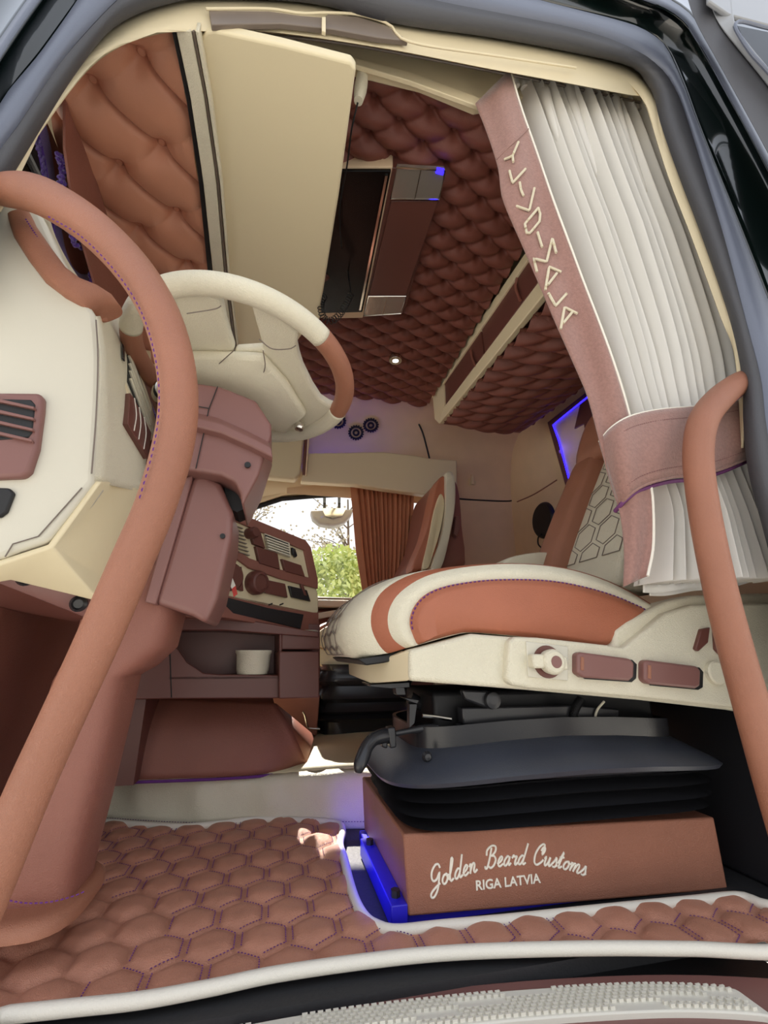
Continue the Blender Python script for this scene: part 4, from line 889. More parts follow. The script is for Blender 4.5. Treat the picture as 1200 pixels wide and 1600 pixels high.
# script lettering, traced as pen strokes in the box face
G = {
 'G': (.62, [[(.58, .78), (.50, .95), (.34, .98), (.16, .80), (.10, .55), (.18, .34), (.36, .34), (.50, .52), (.54, .60), (.50, .30), (.40, -.10), (.20, -.34), (.04, -.30), (.06, -.14), (.30, .02), (.56, .12)]]),
 'o': (.40, [[(.30, .40), (.14, .36), (.06, .18), (.12, .02), (.24, .02), (.34, .18), (.32, .36), (.26, .42), (.32, .30), (.44, .32)]]),
 'l': (.30, [[(.0, .1), (.16, .50), (.26, .90), (.20, .98), (.12, .60), (.08, .15), (.14, .0), (.28, .08)]]),
 'd': (.46, [[(.34, .34), (.22, .42), (.08, .26), (.06, .06), (.16, .0), (.28, .16), (.36, .42), (.46, .98)], [(.36, .42), (.30, .10), (.36, .0), (.48, .08)]]),
 'e': (.36, [[(.02, .12), (.22, .24), (.28, .38), (.20, .44), (.08, .28), (.08, .08), (.18, .0), (.36, .10)]]),
 'n': (.48, [[(.02, .30), (.10, .42), (.08, .0)], [(.08, .10), (.20, .38), (.28, .42), (.32, .32), (.28, .10), (.34, .0), (.48, .10)]]),
 'B': (.66, [[(.30, .92), (.22, .40), (.12, .04), (.02, .02), (.0, .14)], [(.04, .60), (.06, .84), (.30, 1.0), (.52, .94), (.54, .74), (.40, .58), (.28, .54), (.46, .52), (.58, .34), (.50, .10), (.32, .0), (.20, .10)]]),
 'a': (.44, [[(.32, .36), (.20, .42), (.06, .24), (.06, .04), (.16, .0), (.28, .16), (.34, .40), (.30, .10), (.34, .0), (.44, .10)]]),
 'r': (.36, [[(.02, .30), (.10, .44), (.16, .36), (.28, .38), (.24, .20), (.22, .04), (.28, .0), (.38, .10)]]),
 'C': (.60, [[(.36, .66), (.42, .82), (.54, .84), (.56, .68), (.44, .50), (.50, .92), (.40, 1.0), (.20, .84), (.06, .50), (.08, .14), (.24, .0), (.46, .12), (.58, .26)]]),
 'u': (.48, [[(.02, .30), (.10, .42), (.08, .12), (.14, .0), (.26, .14), (.34, .42)], [(.34, .42), (.32, .10), (.38, .0), (.48, .10)]]),
 's': (.34, [[(.0, .10), (.14, .30), (.20, .46), (.24, .30), (.28, .12), (.20, .0), (.06, .02)], [(.2, .0), (.34, .1)]]),
 't': (.30, [[(.0, .2), (.20, .80), (.10, .20), (.12, .0), (.28, .10)], [(.02, .50), (.28, .54)]]),
 'm': (.70, [[(.02, .30), (.10, .42), (.08, .0)], [(.08, .10), (.20, .38), (.28, .40), (.30, .30), (.28, .0)], [(.28, .10), (.40, .38), (.50, .42), (.54, .30), (.50, .08), (.56, .0), (.70, .10)]]),
 ' ': (.42, []) }
txt = 'Golden Beard Customs'; tot = sum(G[c][0] for c in txt)
bl_ = spline([(672, 1391, 0), (715, 1372, 0), (757, 1358, 0), (800, 1351, 0), (840, 1351, 0), (878, 1357, 0), (914, 1368, 0)], 100)
bw_ = [at(u, v, y=.93) for u, v in bl_[:, :2]]; bw_ = np.array(bw_); ss = np.r_[0, np.cumsum(np.linalg.norm(np.diff(bw_, axis=0), axis=1))]; Ltot = ss[-1]; sc3 = Ltot/tot
lt = []; pos = 0
SH = .95
for chh in txt:
    w_, strokes = G[chh]
    s0 = (pos+w_/2)*sc3; c = np.array([np.interp(s0, ss, bw_[:, k]) for k in range(3)]); c2_ = np.array([np.interp(min(ss[-1], s0+.004), ss, bw_[:, k]) for k in range(3)])-np.array([np.interp(max(0, s0-.004), ss, bw_[:, k]) for k in range(3)])
    tx = c2_/np.linalg.norm(c2_); tz = np.cross(tx, [0, 1, 0]); tz = tz if tz[2] > 0 else -tz
    for s in strokes:
        q = spline([(a, b, 0) for a, b in s], max(6, 5*len(s)))
        lt.append(tube([c+tx*((a-w_/2)+.22*b)*sc3*1.0+tz*b*sc3*SH+np.array([0, -.0008, 0]) for a, b, _ in q], .0019, 6))
    pos += w_
O('script_lettering', join(lt), WHT, sb, label='white script lettering')
def textmesh(body, size, ext=.0006):
    cu = bpy.data.curves.new('t', 'FONT'); cu.body = body; cu.size = size; cu.extrude = ext; cu.align_x = 'LEFT'; cu.resolution_u = 3; cu.offset = .022
    ob = bpy.data.objects.new('t', cu); COL.objects.link(ob); dg = bpy.context.evaluated_depsgraph_get(); me = bpy.data.meshes.new_from_object(ob.evaluated_get(dg))
    v = [tuple(q.co) for q in me.vertices]; f = [list(p.vertices) for p in me.polygons]; bpy.data.objects.remove(ob); bpy.data.curves.remove(cu); bpy.data.meshes.remove(me); return np.array(v), f
tv, tf = textmesh('RIGA LATVIA', 1.0, .02)
wd = tv[:, 0].max()-tv[:, 0].min(); a = at(744, 1391, y=.9292); b = at(845, 1379, y=.9292); h1 = at(746, 1376, y=.9292)
ex = (b-a); ez = np.cross(ex/np.linalg.norm(ex), [0, 1, 0]); ez = ez if ez[2] > 0 else -ez; hh = np.linalg.norm(h1-a)/.70
O('block_lettering', (np.array([a+ex*(p[0]-tv[:, 0].min())/wd+ez*p[1]*hh+np.array([0, -p[2]*.02, 0]) for p in tv]), tf), WHT, sb, smooth=False, label='white block lettering')
# ================================================================== DRIVER SEAT
ds = T('driver_seat', 'tan and cream driver seat with quilted front and cream side controls', 'seat', (.6, 1.1, .2))
def q2(l, y): return np.array([at(u, v, y=y) for u, v in l])
Ao = [(556, 1024), (546, 1000), (545, 975), (558, 948), (588, 915), (640, 893), (720, 883), (800, 880), (880, 887), (950, 908), (1010, 940), (1030, 962), (960, 1008), (880, 1003), (800, 994), (735, 988), (690, 995), (650, 1008), (610, 1020), (575, 1029)]
Bo = [(652, 1006), (645, 992), (640, 975), (643, 956), (656, 936), (680, 921), (720, 911), (780, 905), (860, 907), (930, 921), (985, 941), (1012, 962), (957, 1007), (880, 1002), (800, 993), (735, 988), (710, 991), (690, 996), (672, 1001), (660, 1005)]
Bin = [(665, 1000), (660, 990), (657, 976), (660, 960), (672, 943), (694, 930), (726, 921), (780, 916), (855, 918), (920, 930), (970, 947), (990, 962), (945, 998), (880, 992), (800, 984), (735, 979), (712, 982), (698, 986), (684, 992), (674, 997)]
def ringW(pts2, y): return kspline(q2(pts2, y), 4)
A0 = ringW(Ao, .93); B0 = ringW(Bo, .885); Bi = ringW(Bin, .868)
cenA = A0.mean(0)
def scal(R, k, y, dx=0): c = R.mean(0); o = c+(R-c)*k; o = o.copy(); o[:, 1] = y; o[:, 0] += dx; return o
O('side_panel', loft([Bi*[1, 0, 1]+[0, .867, 0], Bi*.6+B0*.4-[0, .004, 0], B0]), ORANGE, ds, auto=60, label='orange tan leather side panel')
st = dashes(np.vstack([ (B0*.88+Bi*.12)[k] for k in range(6, 46)])+np.array([0, -.004, 0]), (0, -1, 0), .006, .004, .0014); O('stitching', st, PUR, ds, kind='stuff', smooth=False)
M1 = B0*.45+A0*.55; M1[:, 1] = .895
M2 = A0*.9+B0*.1; M2[:, 1] = .915
# limit: cream band then tan band at the front
Cx = scal(A0, 1.0, .96); 
Mo = [(632, 1012), (614, 998), (606, 975), (609, 950), (626, 925), (664, 901), (720, 887), (800, 881), (880, 888), (950, 909), (1010, 941), (1030, 962), (960, 1009), (880, 1004), (800, 995), (735, 989), (700, 995), (668, 1004), (650, 1009), (640, 1011)]
To = [(604, 1020), (590, 1004), (580, 978), (583, 948), (602, 920), (648, 896), (720, 884), (800, 880), (880, 887), (950, 908), (1010, 940), (1030, 962), (960, 1009), (880, 1004), (800, 995), (735, 989), (695, 997), (656, 1008), (628, 1014), (614, 1018)]
M0 = ringW(Mo, .900); T0 = ringW(To, .925)
A0 = scal(A0, 1.0, .97)
O('cream_band', loft([B0, (B0*.7+M0*.3)*[1, 0, 1]+[0, .882, 0], (B0*.35+M0*.65)*[1, 0, 1]+[0, .886, 0], M0], caps=False), CRM, ds, auto=180, label='cream leather edge band')
O('tan_band', loft([M0, (M0*.5+T0*.5)+[0, -.004, 0], T0], caps=False), ORANGE, ds, auto=180, label='tan leather band')
O('cushion', loft([T0, T0*.45+A0*.55+[0, -.008, 0], A0, scal(A0, 1.0, 1.01, -.006), scal(A0, .985, 1.04, -.014), scal(A0, .98, 1.15, -.016), scal(A0, .985, 1.30, -.012), scal(A0, 1.0, 1.36, -.0), scal(A0, .97, 1.42, 0), scal(A0, .85, 1.45, .01)]), CRM, ds, auto=180, label='cream quilted cushion centre')
# hexagon quilt seams on cushion front
def cfront(s, y):      # s along outline index (front part), returns point slightly outside
    R = scal(A0, .985, y, -.016); n = len(R); i = s % n; i0 = int(i); f_ = i-i0; p = R[i0]*(1-f_)+R[(i0+1) % n]*f_; c = R.mean(0); d = p-c; d[1] = 0; return p+d/np.linalg.norm(d)*.0015
qh = []
for r in range(0, 5):
    for c_ in range(0, 3):
        cs_ = 0+r*4.4; cy = 1.04+(c_+.5*(r % 2))*.12
        hexp = [(cs_+2.7*math.sin(t), cy+.056*math.cos(t)) for t in np.linspace(PI/6, 2*PI+PI/6, 7)]
        hexp = [(max(.0, a), min(1.36, max(1.02, b))) for a, b in hexp]
        pts = []
        for a, b in zip(hexp[:-1], hexp[1:]):
            for t in np.linspace(0, 1, 5)[:-1]: pts.append(cfront(a[0]*(1-t)+b[0]*t, a[1]*(1-t)+b[1]*t))
        qh.append(tube(pts, .0013, 5, closed=True))
O('quilt_seams', join(qh), GRYM, ds, kind='stuff')
O('under_frame', prism(q2([(560, 1030), (600, 1024), (650, 1010), (735, 990), (735, 998), (650, 1024), (600, 1036), (572, 1040)], .93), (0, .45, 0)), BLK, ds, bevel=.003)
# side base cover
sbp = [(640, 1016), (700, 1000), (738, 990), (800, 995), (880, 1003), (960, 1010), (962, 985), (980, 972), (1040, 940), (1080, 930), (1240, 925), (1260, 1130), (1160, 1112), (1000, 1094), (820, 1078), (640, 1064)]
O('base_cover', slab(sbp, .862, .06), CRM, ds, bevel=.008, seg=3, label='cream side cover of the seat base')
O('base_front', prism([at(576, 1036, y=1.0), at(640, 1016, y=.868), at(640, 1064, y=.868), at(578, 1068, y=1.0)], (0.02, .42, .0)), BGE, ds, bevel=.003, label='beige front face of the seat base')
O('base_body', prism(q2([(650, 1012), (1180, 990), (1180, 1100), (1000, 1090), (650, 1064)], .93), (0, .48, 0)), BLM, ds)
stp = [(796, 1001), (806, 995), (840, 996), (950, 1008), (975, 1012), (1000, 992), (1040, 958), (1080, 945), (1240, 940), (1260, 1124), (1160, 1108), (1000, 1090), (830, 1076), (800, 1071), (792, 1062)]
O('control_panel', slab(stp, .842, .03), CRM, ds, bevel=.010, seg=4, label='raised cream control panel')
O('knob_plate', slab([(822, 1002), (888, 1010), (888, 1064), (826, 1058)], .838, .01), CRP, ds, bevel=.002)
c = at(856, 1034, y=.836)
O('recess_ring', lathe([(0, .002), (.030, .002), (.031, 0), (.031, -.006)], c, (0, -1, 0), 28), PLD, ds)
kn = O('height_knob', join([boxm(at(838, 1033, y=.826), (.026, .022, .026)), boxm(at(877, 1036, y=.826), (.016, .022, .026)), lathe([(.013, -.006), (.022, -.006), (.024, .012), (.022, .020), (.0135, .021)], at(859, 1034, y=.83), (0, -1, 0), 28)]), CRM, ds, bevel=.004, label='cream winged knob')
O('knob_cap', lathe([(.0125, -.004), (.0125, .019), (.011, .022), (0, .022)], at(860, 1034, y=.83), (0, -1, 0), 24), PLB, kn)
for q in ([(902, 1022), (908, 1019), (985, 1029), (992, 1036), (991, 1058), (984, 1064), (912, 1059), (902, 1052)], [(1007, 1035), (1012, 1031), (1090, 1041), (1096, 1048), (1095, 1072), (1088, 1076), (1014, 1069), (1007, 1062)]):
    pd = O('paddle_switch', slab(q, .825, .03), PLB, ds, bevel=.005, seg=3)
    u0 = q[0][0]; v0 = q[0][1]; O('paddle_mark', slab([(u0+6, v0+4), (u0+11, v0+5), (u0+11, v0+26), (u0+6, v0+25)], .8235, .004), TAN, pd, bevel=.001)
    O('paddle_gap', slab([(a+(2 if a < u0+50 else 3), b+2) for a, b in q], .8405, .004), BLK, pd)
O('rocker', slab([(1096, 983), (1110, 980), (1107, 1004), (1092, 1018), (1087, 1014)], .834, .01), PLD, ds, bevel=.002, label='dark brown rocker switch')
O('round_cap', lathe([(.024, -.004), (.024, .006), (.021, .009), (0, .009)], at(1117, 1051, y=.838), (0, -1, 0), 28), CRM, ds, label='round ribbed cream cap')
O('recliner_lever', slab([(1118, 985), (1135, 975), (1165, 980), (1170, 1020), (1140, 1036), (1120, 1015)], .832, .012), PLD, ds, bevel=.004)
# backrest
def bk_(l, y): return [tuple(at(u, v, y=y)[[0, 2]]) for u, v in l]
fro = [(.84, .62), (.86, .72), (.95, .90), (1.02, 1.03), (1.10, 1.16), (1.20, 1.22), (1.26, 1.15), (1.18, .95), (1.08, .75), (1.02, .62)]
def shell2(p, y0, y1, r, m, nm, **k): O(nm, loft(shell(p, y0, y1, r)), m, ds, auto=180, **k)
shell2([(a-.015, b) for a, b in fro], 1.27, 1.40, .05, TAN, 'bolster', label='tan leather far bolster')
shell2([(a+.045, b) for a, b in fro], 1.02, 1.30, .02, CRM, 'backrest', label='cream hexagon quilted backrest')
shell2([(a+.11, b) for a, b in fro], .91, 1.03, .05, TAN, 'bolster')
P_ = np.array([(a+.045, b) for a, b in fro]); P_ = P_[1:5]
bs = []
def bpt(t, y):
    s = spline([(a, 0, b) for a, b in P_], 60); p = s[min(59, max(0, int(t*59)))]; return np.array([p[0]-.003, y, p[2]])
for r in range(0, 7):
    for c_ in range(0, 3):
        tt, cy = .03+r*.165, 1.06+(c_+.5*(r % 2))*.105
        hp = [(tt+.100*math.sin(t), cy+.047*math.cos(t)) for t in np.linspace(PI/6, 2*PI+PI/6, 7)]
        pts = [bpt(a[0]*(1-t)+b[0]*t, min(1.285, max(1.03, a[1]*(1-t)+b[1]*t))) for a, b in zip(hp[:-1], hp[1:]) for t in (0, .33, .66)]
        bs.append(tube(pts, .0014, 5, closed=True))
O('quilt_seams', join(bs), GRYM, ds, kind='stuff')
O('arm_pad', loft(shell([(.70, .725), (.74, .755), (.84, .775), (.9, .77), (.9, .72), (.75, .71)], 1.32, 1.42, .03)), CRM, ds, label='cream far cushion bolster')
shell2([(1.07, 1.12), (1.10, 1.24), (1.17, 1.36), (1.24, 1.38), (1.27, 1.30), (1.20, 1.14)], 1.08, 1.38, .04, TAN, 'headrest', label='tan leather headrest')
# ================================================================== SUSPENSION
su = T('seat_suspension', 'black rubber bellows and steel mechanism between seat and tan box', 'suspension', (.58, 1.1, .11))
def rr(x0, x1, y0, y1, z, n=5, slope=0):
    x0 += .045; x1 += .015; y1 -= .08
    R = superring(((x0+x1)/2, (y0+y1)/2, z), (1, 0, 0), (0, 1, 0), (x1-x0)/2, (y1-y0)/2, n, 64)
    return [p+np.array([0, 0, slope*math.sin((p[0]-x0)/(x1-x0)*PI)]) for p in R]
lv = [(.30, .88, 1.00, 1.30, .118), (.27, .92, .93, 1.33, .128), (.21, .945, .885, 1.36, .140), (.255, .92, .925, 1.33, .150), (.195, .95, .875, 1.37, .163), (.25, .925, .915, 1.33, .174), (.185, .955, .87, 1.38, .188), (.24, .93, .91, 1.33, .197), (.18, .955, .862, 1.38, .212)]
O('bellows', loft([rr(a, b, c, d, z, 5, .012*(i/8)) for i, (a, b, c, d, z) in enumerate(lv)]), BLM, su, auto=60, label='black rubber bellows')
O('top_flange', loft([rr(.17, .965, .850, 1.39, .215, 5, .016), rr(.165, .97, .845, 1.39, .222, 5, .018), rr(.175, .96, .855, 1.38, .230, 5, .02), rr(.25, .90, .93, 1.32, .268, 5, .02)]), BLKB, su, auto=35, label='bluish black moulded flange')
O('ring_band', loft([rr(.245, .90, .925, 1.32, .262, 5, .02), rr(.243, .902, .922, 1.322, .305, 5, .016), rr(.25, .895, .93, 1.31, .305, 5, .016), rr(.25, .895, .93, 1.31, .27, 5, .016)]), BLM, su, auto=50, label='black ring band')
for u, v in ((663, 1182), (1006, 1167)):
    O('bolt', lathe([(0, .009), (.006, .008), (.009, .003), (.010, 0)], at(u+4, v, y=.921), (0, -1, 0), 18), BLM, su)
O('rail', slab([(722, 1106), (900, 1102), (968, 1108), (968, 1130), (724, 1132)], .95, .03), BLM, su, bevel=.003, label='steel rail')
O('rail', slab([(790, 1136), (860, 1130), (968, 1132), (968, 1150), (790, 1156)], .95, .03), BLKB, su, bevel=.002)
O('cross_tube', pxtube([(712, 1144, 14, .97), (780, 1142, 14, .97)], .97, 18, 4), BLM, su)
O('bracket', slab([(722, 1078), (775, 1080), (782, 1090), (782, 1108), (760, 1106), (728, 1094)], .93, .02), BLM, su, bevel=.004)
O('pivot_bolt', lathe([(.006, .012), (.010, .012), (.016, .010), (.018, 0)], at(768, 1094, y=.93), (0, -1, 0), 20), BLM, su)
O('bolt', lathe([(0, .008), (.007, .006), (.008, 0)], at(857, 1143, y=.95), (0, -1, 0), 12), BLM, su)
O('scissor_arm', tube(ats([(640, 1090), (720, 1140), (700, 1160)], y=1.1), .015, 10), BLM, su)
O('scissor_arm', tube(ats([(980, 1085), (900, 1150)], y=1.1), .018, 10), BLM, su)
O('front_slide', slab([(700, 1150), (780, 1148), (800, 1168), (690, 1172)], .98, .1), BLM, su, bevel=.003)
O('inner_block', bx(.34, .90, 1.0, 1.22, .27, .37), BLK, su, bevel=.01)  # black block, enlarged to darken the background under the seat
O('bracket', join([slab([(578, 1070), (640, 1066), (640, 1074), (610, 1076), (580, 1073)], .98, .10), slab([(618, 1074), (632, 1074), (634, 1086), (620, 1086)], .98, .03), slab([(630, 1090), (655, 1094), (652, 1100), (640, 1096)], .97, .03), slab([(640, 1100), (652, 1100), (648, 1130), (640, 1138)], .97, .02)]), BLM, su, bevel=.001, label='bare steel front bracket')
O('slide_lever', tube(ats([(660, 1118), (680, 1120), (705, 1124)], y=.96), .004, 8), CHR, su)
hzz = []
ph = spline([*ats([(908, 1092), (900, 1105), (896, 1120), (897, 1134), (899, 1148)], y=.945)], 90)
O('ribbed_hose', tube([[*p, .0075+(.0022 if k % 3 == 0 else 0)] for k, p in enumerate(ph)], 0, 12), BLK, su, label='black ribbed hose')
O('cable', tube(ats([(944, 1096), (934, 1108), (930, 1120), (929, 1132)], y=.945), .0025, 8, 20), CRM, su, label='thin pale cable')
hl = T('seat_slide_handle', 'black angled seat adjustment handle at the front of the bellows', 'handle', at(590, 1170, y=.95))
O('grip', pxtube([(560, 1206, 6, .93), (562, 1196, 10, .93), (568, 1180, 11, .94), (574, 1166, 10, .95), (584, 1155, 10, .96), (598, 1150, 11, .97), (612, 1150, 11, .98)], .95, 14, 24), BLM, hl)
O('clamp', join([slab([(606, 1138), (618, 1136), (620, 1168), (610, 1170)], .96, .03), slab([(594, 1144), (606, 1141), (606, 1170), (597, 1168)], .965, .03)]), BLM, hl, bevel=.003)
O('cable_sleeve', pxtube([(618, 1146, 4, .97), (640, 1142, 4.5, .97), (662, 1138, 6, .97), (684, 1136, 5, .97)], .97, 12, 20), BLM, hl)
cb2 = T('coiled_air_hose', 'black coiled air hose on the floor at the right edge behind the seat box', 'hose', at(1180, 1400, y=1.0))
hx = []
for k in range(400):
    t = k/400; c = at(1150+70*t, 1385+14*t, y=1.02-.10*t); a = 2*PI*t*14; hx.append(c+.022*np.array([0, math.cos(a), math.sin(a)]))
O('coil', tube(hx, .0045, 6), BLM, cb2)
dk = T('floor_cover', 'dark grey floor cover behind the driver seat at the right edge', 'cover', (1.1, 1.1, -.01))
O('cover', prism([(1.02, .80, -.01), (1.30, .80, -.01), (1.30, .80, .42), (1.12, .80, .40)], (0, .9, 0)), BLM, dk, bevel=.01)
# ================================================================== DRIVER CURTAIN
dc = T('driver_curtain', 'white pleated driver curtain with brown suede lettered border and tieback', 'curtain', at(980, 900, y=.76))
Lc = [(798, 113), (826, 190), (855, 275), (883, 350), (915, 430), (945, 510), (968, 575), (990, 650), (1010, 740), (1022, 800), (1018, 850), (1010, 912)]
Rc = [(1012, 168), (1032, 215), (1058, 285), (1088, 365), (1118, 445), (1145, 520), (1160, 575), (1166, 630), (1168, 710), (1185, 770), (1205, 830), (1232, 905)]
def tsh(t): return 1.0 if t < .3 else (1-.62*min(1, (t-.3)/.3) if t < .66 else .38+1.0*(t-.66)/.34)
O('pleats', pleated('c', '', Lc, Rc, .775, .040, 12, CUR, rows=46, tshrink=tsh, piece=390, phase=.6), CUR, dc, auto=180, label='white pleated cloth')
# folded hem pieces below
for k, (ua, va, ub, vb, yy) in enumerate([(1005, 925, 1105, 918, .80), (1015, 930, 1110, 922, .83), (1120, 918, 1200, 906, .82)]):
    O('folded_hem', loft([[at(ua+(ub-ua)*t, va+(vb-va)*t-14, y=yy+.004*math.sin(t*9+k)), at(ua+(ub-ua)*t, va+(vb-va)*t+1+2*math.sin(t*6), y=yy+.006*math.sin(t*9+k))] for t in np.linspace(0, 1, 40)], caps=False, closed=False), CUR, dc, solid=.002, auto=180)
for i_, (u, v) in enumerate([(806, 117), (818, 119), (852, 124), (860, 126), (871, 128), (884, 130), (898, 136), (915, 140), (935, 144), (950, 146), (968, 150), (995, 156), (1005, 160)]):
    O('hook_tab', pxtube([(u, v, 2.5, .755), (u-1, v+8, 4, .757), (u+1, v+18, 6, .762)], .76, 8, 6), CUR, dc)
for u, v, r_ in ((886, 128, 9), (960, 152, 8), (851, 138, 8), (922, 152, 7)):
    O('pleat_head', pxtube([(u-1, v-4, 3, .752), (u, v+6, r_, .752), (u+6, v+30, r_*.95, .754), (u+22, v+80, r_*.8, .757), (u+48, v+150, r_*.5, .765)], .75, 12, 24), CUR, dc, auto=180)
BL = [(743, 162), (760, 205), (778, 262), (785, 310), (812, 375), (840, 440), (868, 505), (895, 565), (918, 620), (937, 690), (955, 760), (968, 800), (975, 860), (974, 917)]
BR = [(796, 109), (812, 165), (838, 240), (862, 310), (886, 375), (910, 440), (935, 505), (955, 560), (974, 620), (990, 680), (1006, 740), (1017, 770), (1019, 850), (1010, 900)]
bLs = spline([(a, b, 0) for a, b in BL], 60); bRs = spline([(a, b, 0) for a, b in BR], 60)
def byy(s, t): return .765+.0-.02*s+.004*math.sin(7*s+t*9)+.003*math.sin(t*25+s*3)+ (.02*(1-t)*(1-s))
def bfn(s, t): k = int(round(t*59)); u = bLs[k][0]*(1-s)+bRs[k][0]*s; v = bLs[k][1]*(1-s)+bRs[k][1]*s; return at(u, v, y=byy(s, t)-.028)
bd = O('border', grid(bfn, 14, 59), SUE, dc, solid=.003, auto=180, label='brown suede border with letters')
O('border_piping', tube([bfn(1.0, t)+np.array([.002, -.001, 0]) for t in np.linspace(0, 1, 60)], .0028, 8), WHT, dc, label='white edge piping')
O('border_hem', tube([bfn(s, .115)+np.array([0, -.003, 0]) for s in np.linspace(0, 1, 12)], .0012, 6), SUE, dc)
LT = [[(810, 222), (801, 243)], [(788, 249), (796, 246), (801, 243), (802, 253)], [(821, 264), (801, 286), (796, 267)], [(812, 285), (814, 297), (818, 306)], [(835, 294), (827, 329), (807, 322)],
      [(841, 325), (820, 350), (823, 364), (828, 364), (843, 346), (844, 334), (841, 325)], [(840, 363), (847, 386)], [(839, 425), (834, 404), (854, 409), (863, 372), (869, 395)],
      [(852, 453), (858, 417), (877, 425)], [(870, 427), (856, 445)], [(857, 458), (868, 478), (886, 458)], [(876, 514), (882, 480), (902, 490)], [(894, 488), (880, 505)]]
ll = []
def yat(u, v):
    # find border depth at this pixel
    t = np.interp(v, [p[1] for p in (bLs+bRs)/2], np.linspace(0, 1, 60)); k = int(t*59); s = (u-bLs[k][0])/(bRs[k][0]-bLs[k][0]); return byy(min(1, max(0, s)), t)-.028
for s in LT:
    q = resample([(*p,) for p in s], max(4, 6*len(s)))
    ll.append(tube([at(u, v, y=yat(u, v)-.0045) for u, v in q], .0032, 6))
O('lettering', join(ll), LETM, dc, label='beige appliqué lettering')
# tieback
TT = spline([(936, 690, 0), (955, 668, 0), (985, 650, 0), (1030, 640, 0), (1085, 635, 0), (1130, 630, 0), (1175, 622, 0)], 40)
TB = spline([(966, 792, 0), (985, 772, 0), (1010, 757, 0), (1050, 746, 0), (1090, 742, 0), (1130, 732, 0), (1178, 712, 0)], 40)
def tfn(s, t): k = int(round(s*39)); u = TT[k][0]*(1-t)+TB[k][0]*t; v = TT[k][1]*(1-t)+TB[k][1]*t; return at(u, v, y=.710-.012*math.sin(PI*t)+.003*math.sin(s*22+t*4)+.045*(1-min(1, s*5))**2)
O('tieback', grid(tfn, 39, 12), SUE, dc, solid=.003, auto=180, label='brown suede tieback band')
O('tieback_piping', tube([tfn(s, 0) for s in np.linspace(0, 1, 40)], .0022, 8), WHT, dc)
O('tieback_piping', tube([tfn(s, 1) for s in np.linspace(0, 1, 40)], .0030, 8), SUE, dc)
O('tieback_lining', tube([tfn(s, 1)+np.array([0, .010, -.006]) for s in np.linspace(0, 1, 40)], .0045, 8), mat('purple_lining', (112, 60, 110), .6), dc, label='purple tieback lining')
for tt in (.16, .86):
    O('tieback_stitching', dashes([tfn(s, tt)+np.array([0, -.002, 0]) for s in np.linspace(.1, 1, 40)], (0, -1, 0), .004, .002, .0006), bpy.data.materials.get('mauve_thread') or mat('mauve_thread', (120, 80, 80), .9), dc, kind='stuff', smooth=False)
bt_ = T('pillar_trim', 'slim cream plastic trim strip along the rear door pillar', 'trim', at(1030, 220, y=.70))
O('strip', loft([[at(u, v, y=.70), at(u+w_, v-2, y=.695), at(u+w_, v-2, y=.73), at(u, v, y=.73)] for u, v, w_ in [(982, 116, 14), (1000, 132, 14), (1012, 152, 13), (1020, 175, 13), (1030, 190, 5), (1045, 235, 5), (1072, 308, 4), (1105, 400, 4), (1140, 512, 3)]]), BGE, bt_, auto=50, bevel=.001)
# ================================================================== OPEN DOOR (top right) and exterior
od = T('cab_door', 'open cab door edge with grey seal and window at the top right', 'door', at(1150, 120, y=.45))
def drib(a, b, y0, y1, m, nm, **k):
    A = spline([(p[0], p[1], 0) for p in a], 30); B = spline([(p[0], p[1], 0) for p in b], 30)
    O(nm, loft([[at(p[0], p[1], y=y0), at(q[0], q[1], y=y1), at(q[0], q[1], y=y1+.03), at(p[0], p[1], y=y0+.03)] for p, q in zip(A, B)]), m, od, bevel=.002, auto=50, **k)
d0 = [(1068, -40), (1075, 0), (1090, 40), (1130, 112), (1200, 240), (1300, 430)]
d1 = [(1100, -50), (1108, 0), (1125, 40), (1160, 85), (1200, 135), (1300, 270)]
drib(d0, d1, .50, .49, SEAL, 'seal', label='dark grey rubber door seal')
d2 = [(1140, -60), (1145, 10), (1150, 40), (1175, 75), (1200, 105), (1300, 230)]
drib(d1, d2, .488, .47, mat('grey_door_panel', (150, 152, 156), .35, coat=.3), 'panel', label='light grey inner panel')
O('panel_top', slab([(1108, -10), (1108, 0), (1140, 22), (1200, 38), (1300, 60), (1300, -60), (1100, -60)], .472, .01), bpy.data.materials['grey_door_panel'], od, bevel=.003)
O('window_frame', tube([at(u, v, y=.468) for u, v in [(1300, 66), (1200, 44), (1160, 34), (1149, 38), (1152, 50), (1175, 85), (1205, 118), (1290, 225)]], .004, 8, 50), SEALL, od)
O('window_pane', slab([(1152, 40), (1200, 50), (1300, 72), (1300, 230), (1200, 112), (1172, 80)], .469, .004), GLS, od)
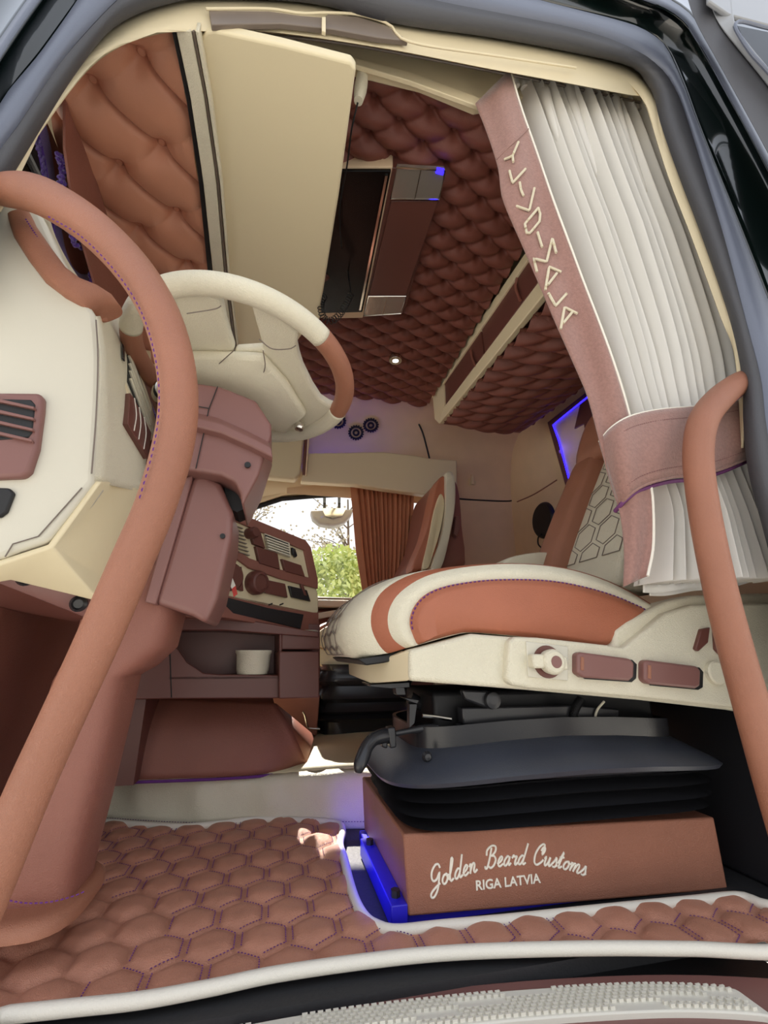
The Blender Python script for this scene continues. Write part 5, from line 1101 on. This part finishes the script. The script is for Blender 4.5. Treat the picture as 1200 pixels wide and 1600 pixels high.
# vegetation outside the far window
def bush(name, lab, c, r, n, m, cat='bush', size=.09, group=None):
    b = T(name, lab, cat, (c[0], c[1], GY), group)
    O('stem', tube([(c[0], c[1], GY), (c[0]+.1, c[1], c[2])], [.12, .05], 8), TRK, b)
    V = []; Fc = []
    d = rng.normal(size=(n, 3)); d /= np.linalg.norm(d, axis=1)[:, None]; P = d*np.array(r)*rng.uniform(.4, 1, (n, 1))**.5+np.array(c)
    P[:, 2] = np.maximum(P[:, 2], GY+.02)
    a = rng.normal(size=(n, 3)); a /= np.linalg.norm(a, axis=1)[:, None]; bb = np.cross(a, rng.normal(size=(n, 3))); bb /= np.linalg.norm(bb, axis=1)[:, None]
    s = size*rng.uniform(.5, 1.2, (n, 1)); V = np.stack([P-a*s, P+bb*s*.5, P+a*s, P-bb*s*.5], 1).reshape(-1, 3)
    O('foliage', (V, np.arange(4*n).reshape(-1, 4).tolist()), m, b, smooth=False)
bush('garden_bush', 'tall leafy green bush outside the passenger window beside the brown curtain', (.95, 8.0, 1.0), (.9, .7, 1.35), 7000, LEAF, size=.07)
bush('garden_bush', 'lower green bush outside the passenger window behind the dash stack', (-1.3, 8.0, .2), (1.1, .7, 1.2), 5000, LEAF, size=.07)
def bare(x, y, h, lab):
    b = T('bare_tree', lab, 'tree', (x, y, GY), 'sparse trees beyond the passenger window'); pts = [tube([(x, y, GY), (x+.1, y, GY+h*.5), (x, y, GY+h)], [.06, .05, .02], 7)]
    O('trunk', pts[0], TRK, b); br = []; lf = []
    for k in range(46):
        z = GY+h*rng.uniform(.25, .98); a = rng.uniform(0, 2*PI); l = rng.uniform(.5, 1.2)*(1.2-z/h*.2); e = np.array([x+math.cos(a)*l, y+math.sin(a)*l, z+rng.uniform(.2, .9)])
        br.append(tube([(x, y, z), tuple((np.array([x, y, z])+e)/2+[0, 0, .05]), tuple(e)], [.02, .012, .005], 4))
        for q in range(14): p = np.array([x, y, z])+(e-np.array([x, y, z]))*rng.uniform(.3, 1.1)+rng.normal(0, .12, 3); s = .035; lf.append(([p+[-s, 0, 0], p+[0, 0, s], p+[s, 0, 0], p+[0, 0, -s]], [(0, 1, 2, 3)]))
    O('branches', join(br), TRK, b); O('leaves', join(lf), LEAF2, b, smooth=False)
for i_, (x, y, h) in enumerate([(-3.2, 10.5, 5.0), (-.9, 12, 5.8), (1.6, 11.2, 5.6), (4.0, 12.5, 6)]):
    bare(x, y, h, ['sparse dry leaved tree farthest left outside the passenger window', 'sparse dry leaved tree directly above the centre stack outside the window', 'sparse dry leaved tree rising behind the tall green bush', 'sparse dry leaved tree farthest right, mostly behind the brown curtain'][i_])
# trees in front of the truck that break up the sunlight
